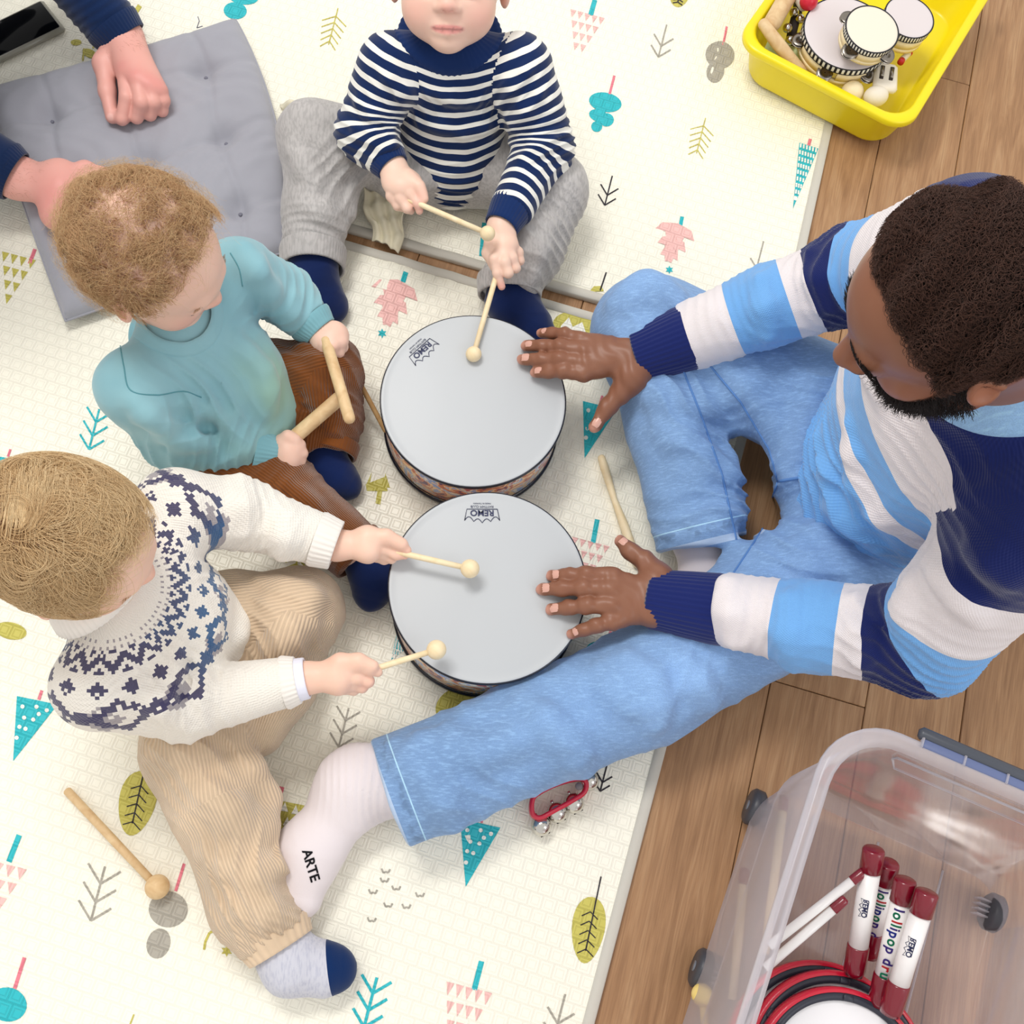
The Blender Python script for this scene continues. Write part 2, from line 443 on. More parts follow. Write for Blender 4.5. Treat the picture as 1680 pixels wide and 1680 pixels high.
g = G(); fill(g, [(968, 478), (974, 471), (986, 471), (990, 480), (975, 480)]); pr(g, 'printed_leaf', 'olive', U); g = G(); line(g, [(994, 449), (984, 479)], 2.3, PZ*1.9); pr(g, 'printed_veins', 'dark', U)
leaf(U, (1114, -6), 16, 18, .2); stem(U, (795, 366), (790, 420), 'teal', 8)
g = G(); ell(g, 125, 70, 9, 5); ell(g, 147, 88, 12, 7, .4); line(g, [(138, 80), (136, 100)], 3); line(g, [(152, 80), (158, 72)], 3); line(g, [(230, 10), (222, 22)], 8); pr(g, 'printed_animal', 'olive', U)
# front mat
stem(L, (57, 408), (48, 432), 'rose', 6); tri_tree(L, (38, 421), 60, 6, 22, 'olive', 4)
arrow(L, (155, 705), 68, 'teal', 3.4, 3); stem(L, (18, 738), (14, 750), 'rose', 4); g = G(); fill(g, [(0, 750), (24, 754), (4, 790), (-14, 800), (-16, 748)]); pr(g, 'printed_triangle_tree', 'teal', L)
stem(L, (666, 447), (661, 463), 'teal', 8); tier(L, (652, 463), 90); star(L, (627, 547), 8, 'teal')
g = G(); ell(g, 940, 537, 34, 24, .15); pr(g, 'printed_leaf', 'olive', L); g = G(); fill(g, [(920, 536), (933, 522), (940, 540), (955, 530), (962, 552), (918, 550)], PZ*1.9); pr(g, 'printed_animal', 'white', L)
stem(L, (988, 650), (984, 664), 'rose', 4); dot_tri(L, ((956, 659), (1012, 672), (959, 752)))
g = G(); 
for q in ([(600, 795), (632, 782), (636, 806), (602, 806)], [(628, 800), (624, 828), (616, 826), (620, 800)], [(610, 775), (606, 800), (600, 798)], [(632, 776), (640, 800), (630, 800)]): fill(g, q)
pr(g, 'printed_animal', 'olive', L)
stem(L, (980, 852), (973, 890), 'teal', 8); tri_tree(L, (976, 890), 66, 4, 18, 'pink', 5)
stem(L, (1002, 1036), (995, 1058), 'rose', 5); g = G(); ell(g, 985, 1068, 24, 16, .1); pr(g, 'printed_round_tree', 'teal', L)
dot_tri(L, ((651, 1040), (684, 1052), (642, 1083)), 'teal', 2)
g = G(); ell(g, 760, 1160, 46, 34, -.2); ell(g, 730, 1185, 26, 18, -.5); pr(g, 'printed_leaf', 'olive', L)
twig(L, (487, 922), 60, 'olive', 3); g = G(); ell(g, 18, 1035, 26, 14, .2); pr(g, 'printed_animal', 'olive', L)
stem(L, (69, 1133), (64, 1148), 'rose', 5); dot_tri(L, ((28, 1142), (95, 1156), (22, 1249)))
leaf(L, (224, 1318), 30, 54, .22); arrow(L, (564, 1194), 66, 'grey', 3, 3)
stem(L, (463, 1291), (457, 1312), 'rose', 8); g = G(); fill(g, [(437, 1309), (502, 1322), (455, 1385)]); pr(g, 'printed_triangle_tree', 'olive', L)
g = G(); 
for x_, y_ in ((448, 1318), (466, 1322), (484, 1327), (452, 1340), (470, 1346), (458, 1362)): fill(g, [(x_-6, y_+8), (x_+7, y_+10), (x_+2, y_-6)], PZ*1.9)
pr(g, 'printed_dots', 'white', L)
g = G()
for x_, y_ in ((633, 1429), (631, 1444), (612, 1463), (650, 1457), (689, 1468), (637, 1485), (667, 1487), (610, 1509)): line(g, [(x_-7, y_-4), (x_-4, y_+3), (x_, y_+1), (x_+4, y_+3), (x_+7, y_-3)], 3)
pr(g, 'printed_birds', 'grey', L)
stem(L, (793, 1335), (790, 1350), 'rose', 4); dot_tri(L, ((755, 1344), (821, 1358), (764, 1455)))
arrow(L, (990, 1277), 44, 'dark', 2.6, 2); leaf(L, (965, 1526), 27, 55, .12, (986, 1438))
stem(L, (32, 1370), (15, 1414), 'teal', 9); tri_tree(L, (18, 1420), 76, 3, 27, 'pink', 4)
arrow(L, (160, 1466), 92, 'grey', 3.6, 3); stem(L, (302, 1417), (288, 1462), 'rose', 5); pine(L, (276, 1492), 32, 'grey', (-16, 56))
g = G(); line(g, [(358, 1525), (344, 1530), (337, 1545), (335, 1558)], 4); pr(g, 'printed_moon', 'olive', L); star(L, (372, 1560), 10, 'olive')
stem(L, (40, 1571), (24, 1622), 'rose', 6); g = G(); ell(g, 12, 1648, 32, 28, .2); pr(g, 'printed_round_tree', 'teal', L)
arrow(L, (608, 1644), 84, 'teal', 5, 3); arrow(L, (918, 1668), 76, 'grey', 3.6, 2); stem(L, (790, 1577), (778, 1624), 'teal', 9); tri_tree(L, (778, 1622), 80, 3, 30, 'pink', 5)
g = G(); line(g, [(220, 1664), (210, 1690)], 2.5); pr(g, 'printed_twig', 'olive', L)
# ------------------------------------------------------------------ grey tufted cushion
def cushion():
    co = [P(387, 33, .03), P(475, 412, .03), P(108, 527, .03), P(-22, 148, .03)]
    root = empty('floor_cushion', (*np.mean(co, 0)[:2], MT), 'flat grey tufted square cushion under the adult\'s fists', 'cushion')
    m = M('grey_cotton', rgb(163, 163, 172), .85, .2, sheen=.3)
    x, y, z = m.xyz(m.map(m.coord(), rot=(0, 0, .4)))
    m.bump(((x*5200.).sin()+(y*5200.).sin()), .12, .0003); m.bump(m.noise(22, 3), .35, .004)
    n = 96; top = np.zeros((n+1, n+1, 3)); bot = top.copy()
    tu = [(.2, .2), (.5, .18), (.8, .2), (.2, .5), (.5, .5), (.8, .5), (.2, .8), (.5, .8), (.8, .8)]
    A, B, C_, D = co
    for j in range(n+1):
        for i in range(n+1):
            u, v = i/n, j/n
            bu = .030*(4*v*(1-v))*(2*u-1); bv = -.004*(4*u*(1-u))*(2*v-1)
            p = A*(1-u)*(1-v)+D*u*(1-v)*0+0
            p = D*(1-u)*(1-v)+A*u*(1-v)+B*u*v+C_*(1-u)*v
            p = p+_n(A-D)*bu*(.9 if u > .5 else .1)+_n(C_-D)*bv
            e = min(u, 1-u, v, 1-v); pr_ = min(1, e/.10); pr_ = math.sqrt(max(0, 1-(1-pr_)**2))
            d = min(math.hypot(u-a, v-b) for a, b in tu)
            h = .0215*pr_; 
            dm = .019*math.exp(-(d/.045)**2)+.0075*math.exp(-(d/.11)**2)
            # creases running between the tufts
            cr = 0
            for q in (.2, .5, .8):
                w1 = abs(u-q+.018*math.sin(9*v+q*20)); w2 = abs(v-q+.018*math.sin(8*u+q*13))
                cr = max(cr, .0045*math.exp(-(w1/.014)**2), .0045*math.exp(-(w2/.014)**2))
            wr = .0019*math.sin(30*u+9*math.sin(11*v))*math.sin(23*v+5*math.sin(9*u))
            h -= (dm+cr)*pr_; h += wr*pr_
            # pressed by the fists
            top[j, i] = (p[0], p[1], MT+.022+max(h, -.012)); bot[j, i] = (p[0], p[1], MT+.022-.019*pr_)
    V = np.vstack([top.reshape(-1, 3), bot.reshape(-1, 3)]); m1 = (n+1)**2; Fc = []
    for j in range(n):
        for i in range(n):
            a = j*(n+1)+i; Fc.append([a, a+n+1, a+n+2, a+1]); Fc.append([m1+a, m1+a+1, m1+a+n+2, m1+a+n+1])
    mesh('cushion_pad', V, Fc, m.m, root)
    # piped seam round the edge
    ring = [top[0, i] for i in range(0, n+1, 2)]+[top[j, n] for j in range(0, n+1, 2)]+[top[n, i] for i in range(n, -1, -2)]+[top[j, 0] for j in range(n, -1, -2)]
    ring = [(p[0], p[1], MT+.0215) for p in ring]
    r2 = [ring[0]]
    for p in ring[1:]:
        if np.linalg.norm(np.array(p)-r2[-1]) > .004: r2.append(p)
    mesh('seam', *tube(r2[:-1], .0022, 6, closed=True), m.m, root)
    thr = simple('grey_thread', rgb(122, 122, 134), .9)
    for k, (u, v) in enumerate(tu):
        j, i = int(round(v*n)), int(round(u*n)); g = G(); c = top[j, i]
        mesh('tuft', *ball(c+np.array((0, 0, .001)), .0035, 10, 6, sz=.5), thr, root)
    g = G(); q = P(323, 46, .035); g.add(*tube([q, q+np.array((.004, .012, .004)), q+np.array((.001, .02, .006))], .0009, 5)); g.add(*tube([q, q+np.array((.010, .004, .001))], .0009, 5)); g.ob('loose_thread', thr, root)
cushion()
# ------------------------------------------------------------------ phone in a clear case
def phone():
    a, b, c_ = P(75, 12, .02), P(104, 72, .02), P(-60, 82, .02)
    ux_ = _n((a-c_)*np.array((1, 1, 0)));
    c0 = P(22, 56, .018); u = _n((P(104, 66, .018)-P(0, 117, .018))*np.array((1, 1, 0))); v = np.cross((0, 0, 1), u)
    root = empty('phone', (c0[0], c0[1], MT), 'black smartphone in a clear case lying at the top left corner', 'phone')
    clear = M('clear_case', rgb(190, 186, 170), .25, .5); clear.b.inputs['Transmission Weight'].default_value = .5
    mesh('phone_case', *box(c0+np.array((0, 0, -.002)), u, v, (0, 0, 1), .0795, .0405, .0062, .004), clear.m, root)
    mesh('phone_body', *box(c0+np.array((0, 0, -.0005)), u, v, (0, 0, 1), .0765, .0372, .0052, .003), simple('phone_frame', rgb(30, 30, 34), .3), root)
    mesh('screen', *box(c0+np.array((0, 0, .0048)), u, v, (0, 0, 1), .0735, .0342, .0004, .0003), simple('phone_glass', rgb(9, 10, 13), .09, spec=.12), root)
phone()
# ------------------------------------------------------------------ drums
LOGO = simple('logo_ink', rgb(38, 44, 82), .5)
def text_mesh(s, size, origin, u, up, mat, parent, name='lettering', offset=0.0, bold=0.0, align='CENTER', bend=None):
    cu = bpy.data.curves.new('t', 'FONT'); cu.body = s; cu.size = size; cu.align_x = align; cu.align_y = 'CENTER'; cu.extrude = .00012; cu.offset = bold; cu.resolution_u = 3
    o = bpy.data.objects.new('t', cu); COL.objects.link(o)
    dg = bpy.context.evaluated_depsgraph_get(); me = bpy.data.meshes.new_from_object(o.evaluated_get(dg))
    bpy.data.objects.remove(o); bpy.data.curves.remove(cu)
    if parent is None or bend is not None:
        import bmesh
        bm = bmesh.new(); bm.from_mesh(me); bmesh.ops.triangulate(bm, faces=bm.faces)
        for _ in range(2): bmesh.ops.subdivide_edges(bm, edges=[e for e in bm.edges if e.calc_length() > size*.09], cuts=1)
        bmesh.ops.triangulate(bm, faces=bm.faces); bm.to_mesh(me); bm.free()
    V = np.empty(len(me.vertices)*3); me.vertices.foreach_get('co', V); V = V.reshape(-1, 3)
    Fc = [list(p.vertices) for p in me.polygons]; bpy.data.meshes.remove(me)
    u = _n(u); up = _n(np.asarray(up)-u*(np.asarray(up)@u)); nn = np.cross(u, up); origin = np.asarray(origin, float)
    if bend is None: W = origin+V[:, :1]*u+V[:, 1:2]*up+(V[:, 2:3]+.0002)*nn
    else: W = bend(V)
    return (W, Fc) if parent is None else mesh(name, W, Fc, mat, parent, False)
def drum_shell_mat():
    m = M('patterned_shell', rough=.3, spec=.4)
    v = N(m.t, m.voro(34, m.map(m.coord(), (1, 1, 1.1)))); n1 = m.noise(26, 3, dist=1.2)
    c1 = m.ramp(n1, [(.0, rgb(120, 90, 120)), (.36, rgb(214, 140, 110)), (.43, rgb(250, 216, 170)), (.49, rgb(160, 180, 220)), (.54, rgb(246, 238, 220)), (.60, rgb(206, 120, 120)), (.67, rgb(160, 184, 124))], 'CONSTANT')
    m.col(m.mix(v.ss(.08, .2).rsub(1.)*.8, c1, rgb(225, 205, 170))); return m.m
SHELL = drum_shell_mat()
BLK = simple('black_gloss_hoop', rgb(22, 24, 38), .25, spec=.5)
HEAD = M('drum_head_film', rgb(188, 191, 194), .32, .4); HEAD.bump(HEAD.noise(900, 2), .08, .0002); HEAD.bump(HEAD.noise(6, 2), .25, .004); HEAD = HEAD.m
def drum(px, py, top, tilt, label, lu, lpos):
    c = P(px, py, top); R = .1375; a = _n((*tilt, 1.0)); hgt = top-MT-.009
    bx = c-a*hgt
    root = empty('hand_drum', (bx[0], bx[1], MT), label, 'drum', 'two round hand drums in the middle')
    o = bx
    mesh('shell', *lathe([(R*.94, .004), (R*.972, .006), (R*.972, hgt-.009), (R*.94, hgt-.008)], 72, o, a), SHELL, root)
    mesh('lower_hoop', *lathe([(R*.96, .002), (R*.985, .003), (R*.994, .005), (R*.994, .009), (R*.985, .011), (R*.96, .012)], 72, o, a), BLK, root)
    mesh('lower_band', *lathe([(R*.965, .017), (R*.978, .018), (R*.978, .0205), (R*.965, .0215)], 72, o, a), BLK, root)
    mesh('upper_hoop', *lathe([(R*.955, hgt-.010), (R*.992, hgt-.0095), (R*1.0, hgt-.006), (R*1.0, hgt-.0015), (R*.995, hgt-.0002), (R*.985, hgt-.0002)], 96, o, a), BLK, root)
    mesh('drum_head', *lathe([(.0001, hgt), (R*.5, hgt), (R*.9, hgt), (R*.955, hgt+.0002), (R*.975, hgt+.0006), (R*.984, hgt+.0004), (R*.986, hgt-.001)][::-1], 96, o, a), HEAD, root)
    for k in range(3):
        an = 2*math.pi*k/3+.4; _, u, v = frame(a); q = bx+R*.9*(math.cos(an)*u+math.sin(an)*v)
        mesh('rubber_foot', *lathe([(.001, -.0055), (.008, -.0055), (.009, -.003), (.009, .005), (.001, .005)], 14, q, a), BLK, root)
    # crown-shaped maker's mark and words
    u = _n(P(px+lu[0]*50, py+lu[1]*50, top)-P(px, py, top)); u = _n(u-a*(u@a)); up = _n(np.cross(a, u)); q = P(*lpos, top); q = q-a*((q-c)@a)+a*.0005
    pt = lambda x, y: q+u*x+up*y
    W = .0215; pts = []
    pts += [(-W, -.006), (W, -.006), (W*1.15, .011)]
    def arc(x0, x1, y, s): return [(x0+(x1-x0)*t, y-s*math.sin(math.pi*t)) for t in np.linspace(0, 1, 7)]
    pts += arc(W*1.15, W*.55, .011, .006)[1:]+arc(W*.55, 0, .011, .005)[1:] + arc(0, -W*.55, .011, .005)[1:]+arc(-W*.55, -W*1.15, .011, .006)[1:]
    pts.append((-W, -.006))
    pts = [(x, y if abs(x) > W*.9 or y < 0 else y+.0035*(1-abs(x)/W)) for x, y in pts]
    g = G(); g.add(*tube([pt(x, y) for x, y in pts], .00055, 5)); g.ob('printed_crown', LOGO, root)
    text_mesh('REMO', .0125, pt(0, -.0005), u, up, LOGO, root, bold=.0003)
    text_mesh('RHYTHM CLUB', .0048, pt(0, -.0098), u, up, LOGO, root)
    text_mesh('MADE IN TAIWAN', .003, pt(0, -.0145), u, up, LOGO, root)
    return root
DH = .133
drum(777, 655, DH-.003, (.01, -.05), 'hand drum farther back, beside the curly toddler, its mark set askew near the rim', (-27, 25), (693, 577))
drum(800.5, 960, DH+.002, (.0, .0), 'hand drum nearer the denim leg, with its mark at the far rim', (-1, 0), (791, 842))
# ------------------------------------------------------------------ mallets and sticks
def wood(name, c1, c2):
    m = M(name, rough=.5, spec=.35); n = m.noise(1., 4, m.map(m.coord(), (60, 60, 60)), dist=.6)
    m.col(m.ramp(n, [(.3, c1), (.7, c2)])); return m.m
BEECH = wood('beech_wood', rgb(214, 176, 128), rgb(234, 204, 158))
PALE = wood('pale_wood', rgb(240, 216, 172), rgb(250, 232, 196))
OAKS = wood('tan_wood', rgb(184, 144, 92), rgb(208, 172, 122))
def mallet(a, b, br, label, m=PALE, r=.0042, group='wooden ball mallets'):
    """handle end a, ball centre b"""
    a = P(*a); b = P(*b); root = empty('mallet', (b[0], b[1], b[2]), label, 'mallet', group)
    d = _n(b-a); L = np.linalg.norm(b-a)
    mesh('handle', *tube([a, a+d*.002, a+d*L*.5, a+d*(L-br*.6)], [r*.75, r, r, r*.92], 14), m, root)
    mesh('beater_ball', *ball(b, br, 24, 14, d), m, root)
    return root
mallet((668, 326, .185), (800, 383, .20), .0115, 'ball mallet crossing above the striped toddler\'s wrist')
mallet((822, 425, .150), (777, 581, DH+.010), .0118, 'ball mallet touching the far drum, held by the striped toddler')
mallet((648, 905, .165), (771, 933, .165), .0130, 'ball mallet over the near drum, left part, held in the fair isle toddler\'s far hand')
mallet((597, 1103, .175), (716, 1066, .175), .0130, 'ball mallet at the near drum\'s lower rim, in the fair isle toddler\'s near hand')
mallet((109, 1296, MT+.006), (258, 1455, MT+.0162), .0160, 'ball mallet lying loose on the cream mat beside beige trousers', BEECH, .0058)
def stick(name, label, cat, pts, rad, m, group=None):
    p = [P(*q) for q in pts]; root = empty(name, tuple(p[-1]), label, cat, group)
    d0 = _n(p[0]-p[1]); d1 = _n(p[-1]-p[-2]); r0, r1 = rad[0], rad[-1]
    q = [p[0]+d0*r0*.9, p[0]+d0*r0*.75, p[0]+d0*r0*.4]+p+[p[-1]+d1*r1*.4, p[-1]+d1*r1*.75, p[-1]+d1*r1*.9]
    rr = [r0*.25, r0*.65, r0*.92]+list(rad)+[r1*.92, r1*.65, r1*.25]
    mesh('stick_body', *tube(q, rr, 18), m, root); return root
stick('claves_stick', 'round pale stick hanging from the teal toddler\'s far hand', 'stick', [(535, 560, .168), (573, 686, .170)], [.0085, .0085], BEECH, 'wooden sticks of the curly toddler')
stick('claves_stick', 'round tan stick gripped across the brown corduroy lap', 'stick', [(412, 779, .116), (556, 654, .143)], [.0105, .0105], BEECH, 'wooden sticks of the curly toddler')
stick('dowel', 'thin dark tan dowel slanting from the teal toddler\'s hand to the far drum', 'stick', [(560, 572, .100), (632, 706, .035)], [.0040, .0040], OAKS)
stick('drumstick', 'drumstick with a tapered tip lying on the mat beside the denim knee', 'drumstick', [(987, 752, .0165), (992, 768, .0165), (1008, 820, .0165), (1024, 862, .0165), (1046, 925, .0165)], [.0062, .0068, .0048, .0072, .0072], PALE)
# ------------------------------------------------------------------ red hand bells
def bells():
    z = .030; pc = [(873, 1313), (884, 1301), (915, 1286), (948, 1278), (960, 1284), (958, 1300), (940, 1313), (906, 1332), (885, 1342), (873, 1335)]
    pw = [P(x, y, z) for x, y in pc]; c = np.mean(pw, 0)
    root = empty('hand_bells', (c[0], c[1], MT), 'red plastic handle with four silver jingle bells beside the denim shin', 'bells')
    red = simple('red_plastic', rgb(206, 26, 60), .3, spec=.5, coat=.4)
    pts = []
    n = len(pw)
    for i in range(n):
        p0, p1, p2, p3 = pw[i-1], pw[i], pw[(i+1) % n], pw[(i+2) % n]
        for t in np.linspace(0, 1, 5)[:-1]:
            pts.append(.5*((2*p1)+(-p0+p2)*t+(2*p0-5*p1+4*p2-p3)*t*t+(-p0+3*p1-3*p2+p3)*t**3))
    n = len(pts); V = []; Fc = []
    for i in range(n):
        t = _n(pts[(i+1) % n]-pts[i-1]); o_ = np.cross(t, (0, 0, 1)); 
        if o_@(pts[i]-c) < 0: o_ = -o_
        for a_, b_ in ((-.003, -.012), (-.0035, 0), (-.003, .012), (0, .0135), (.003, .012), (.0035, 0), (.003, -.012), (0, -.0135)): V.append(pts[i]+o_*a_+np.array((0, 0, b_)))
    for i in range(n):
        j = (i+1) % n
        for k in range(8): Fc.append([i*8+k, i*8+(k+1) % 8, j*8+(k+1) % 8, j*8+k])
    mesh('handle_loop', V, Fc, red, root)
    st = M('bell_metal', rgb(205, 202, 196), .16, .5, metal=1.).m; dk = simple('bell_slot', rgb(30, 26, 28), .6)
    for x, y in ((966, 1281), (942, 1318), (914, 1333), (888, 1355)):
        q = P(x, y, .026); d = _n((q-c)*np.array((1, 1, 0))); 
        if x == 966: d = _n(P(985, 1285, 0)-P(960, 1280, 0))
        else: d = _n(P(900, 1360, 0)-P(888, 1335, 0))
        b = mesh('bell', *ball(q, .0142, 20, 12, d), st, root)
        _, u, v = frame(d)
        mesh('bell_slot', *box(q+d*.0072, u, np.cross(d, u), d, .0070, .0011, .0066, .0004), dk, b)
        mesh('rivet', *tube([q-d*.0118, q-d*.018], .002, 8), st, root)
    g = G(); e = P(945, 1290, .045); mesh('end_plate', *ball(P(950, 1290, .043), .0055, 14, 8, sz=.4), simple('grey_rivet', rgb(120, 110, 112), .4), root)
bells()
# ------------------------------------------------------------------ yellow tub and what it holds
def rrect(hx, hy, r, n=8, r2=None):
    pts = []
    for cx_, cy_, a0 in ((hx-r, hy-r, 0), (-hx+r, hy-r, 90), (-hx+r, -hy+r, 180), (hx-r, -hy+r, 270)):
        for k in range(n+1):
            a = math.radians(a0+90*k/n); pts.append((cx_+r*math.cos(a), cy_+r*math.sin(a)))
    return pts
def loft(c, u, v, rings):
    """rings: (hx, hy, radius, z)"""
    V = []; n = 0
    for hx, hy, r, z in rings:
        ps = rrect(hx, hy, r); n = len(ps); V += [c+u*x+v*y+np.array((0, 0, z)) for x, y in ps]
    Fc = []
    for i in range(len(rings)-1):
        for k in range(n): Fc.append([i*n+k, i*n+(k+1) % n, (i+1)*n+(k+1) % n, (i+1)*n+k])
    Fc.append([(len(rings)-1)*n+k for k in range(n)])
    return V, Fc
TZ = .105
def tub():
    a, b = P(1207, 66, TZ), P(1490, 214, TZ)
    u = _n((b-a)*np.array((1, 1, 0))); v = np.cross((0, 0, 1), u); W = np.linalg.norm(b-a)/2; D = .205
    c = a+u*W+v*D; c[2] = 0
    root = empty('storage_tub', (c[0], c[1], 0), 'bright yellow plastic tub of wooden instruments', 'tub')
    ye = M('yellow_plastic', rgb(250, 228, 22), .32, .5, sub=.0); ye.bump(ye.noise(30, 2), .05, .001)
    z0 = .0130
    R = [(W-.026, D-.026, .045, z0), (W-.022, D-.022, .05, z0+.006), (W-.008, D-.008, .052, TZ-.016), (W-.006, D-.006, .05, TZ-.014), (W-.001, D-.001, .046, TZ-.016), (W+.001, D+.001, .045, TZ-.012),
         (W+.001, D+.001, .045, TZ-.003), (W-.001, D-.001, .044, TZ), (W-.013, D-.013, .042, TZ), (W-.0155, D-.0155, .044, TZ-.002), (W-.017, D-.017, .05, TZ-.012), (W-.03, D-.03, .045, z0+.008), (W-.035, D-.035, .04, z0+.004)]
    V, Fc = loft(c, u, v, R); nn = len(rrect(1, 1, .1)); Fc.append(list(range(nn))[::-1])
    mesh('tub_shell', V, Fc, ye.m, root)
    return c, u, v
tc, tu_, tv_ = tub()
def rim_stripe_mat():
    m = M('black_white_edging', rough=.6); a = m.attr('ang'); m.col(m.mix((a*54.).fract().gt(.5), rgb(250, 246, 236), rgb(22, 22, 34))); return m.m
EDG = rim_stripe_mat(); SKIN_D = M('drum_skin', rgb(240, 230, 212), .6).m; SKIN_D2 = M('grey_white_skin', rgb(226, 216, 216), .6).m
PLY = wood('plywood', rgb(246, 224, 176), rgb(254, 238, 200)); JM = M('jingle_metal', rgb(150, 142, 132), .25, .5, metal=1.).m
def ang_attr(o, c):
    me = o.data; n = len(me.vertices); V = np.empty(n*3); me.vertices.foreach_get('co', V); V = V.reshape(-1, 3)+LOC[o.name]-c
    me.attributes.new('ang', 'FLOAT', 'POINT').data.foreach_set('value', (np.arctan2(V[:, 1], V[:, 0])/(2*math.pi)+.5).astype(np.float32))
def tambourine(px, py, z, R, h, tilt, label, jing=5, ph=0., skin=SKIN_D, group='wooden tambourines in the yellow tub', nstripe=1):
    a = _n((*tilt, 1.)); top = P(px, py, z); o = top-a*h
    root = empty('tambourine', tuple(o), label, 'tambourine', group)
    slots = []; seg = 80; _, u, v = frame(a)
    prof_o = R; 
    # wall with real slots: build ring segments, skipping the slot openings
    g = G(); z0, z1, z2, z3 = 0., h*.22, h*.68, h
    def wall(r0, r1, za, zb, skip):
        V = []; Fc = []
        for k in range(seg+1):
            th = 2*math.pi*k/seg
            for r, zz in ((r1, za), (r1, zb), (r0, zb), (r0, za)): V.append(o+a*zz+r*(math.cos(th)*u+math.sin(th)*v))
        for k in range(seg):
            if skip and ((k/seg*jing+ph) % 1.) < .34: continue
            b = k*4
            for i in range(4): Fc.append([b+i, b+4+i, b+4+(i+1) % 4, b+(i+1) % 4])
        g.add(V, Fc)
    wall(R-.006, R, z0, z1, False); wall(R-.006, R, z1, z2, jing > 0); wall(R-.006, R, z2, z3, False)
    g.ob('wooden_frame', PLY, root)
    e = mesh('edging_tape', *lathe([(R+.0005, h*.70), (R+.0012, h*.72), (R+.0012, h*.985), (R+.0005, h)], 120, o, a), EDG, root); ang_attr(e, o)
    mesh('drum_skin', *lathe([(.0001, h+.0006), (R*.9, h+.0006), (R*.985, h+.0004), (R+.0008, h-.001)][::-1], 72, o, a), skin, root)
    mesh('edge_cord', *lathe([(R-.0005, h), (R+.0012, h+.0012), (R+.0024, h), (R+.0012, h-.0012), (R-.0005, h)], 72, o, a), BLK, root)
    mesh('tape_border', *lathe([(R+.0005, h*.67), (R+.0018, h*.69), (R+.0005, h*.71)], 72, o, a), BLK, root)
    for k in range(jing):
        th = 2*math.pi*((k+.13-ph)/jing); q = o+a*(h*.45)+(R+.001)*(math.cos(th)*u+math.sin(th)*v)
        rad = math.cos(th)*u+math.sin(th)*v
        for dz in (-.0022, .0022):
            mesh('jingle', *lathe([(.001, -.0012), (.005, -.0012), (.0065, 0), (.0142, .0008), (.0145, 0)], 20, q+a*dz, (a*1.0+rad*.2)), JM, root)
    return root
tambourine(1390, 55, .118, .077, .040, (.02, -.05), 'largest tambourine, lying lowest, pale skin with black and white edging', 6, .12, SKIN_D2)
tambourine(1431, 48, .170, .0455, .034, (.05, -.10), 'small tambourine resting on top of the largest one', 4, .65)
tambourine(1492, 28, .125, .044, .040, (.06, -.05), 'second small round drum at the tub\'s right wall', 0, 0, SKIN_D2)
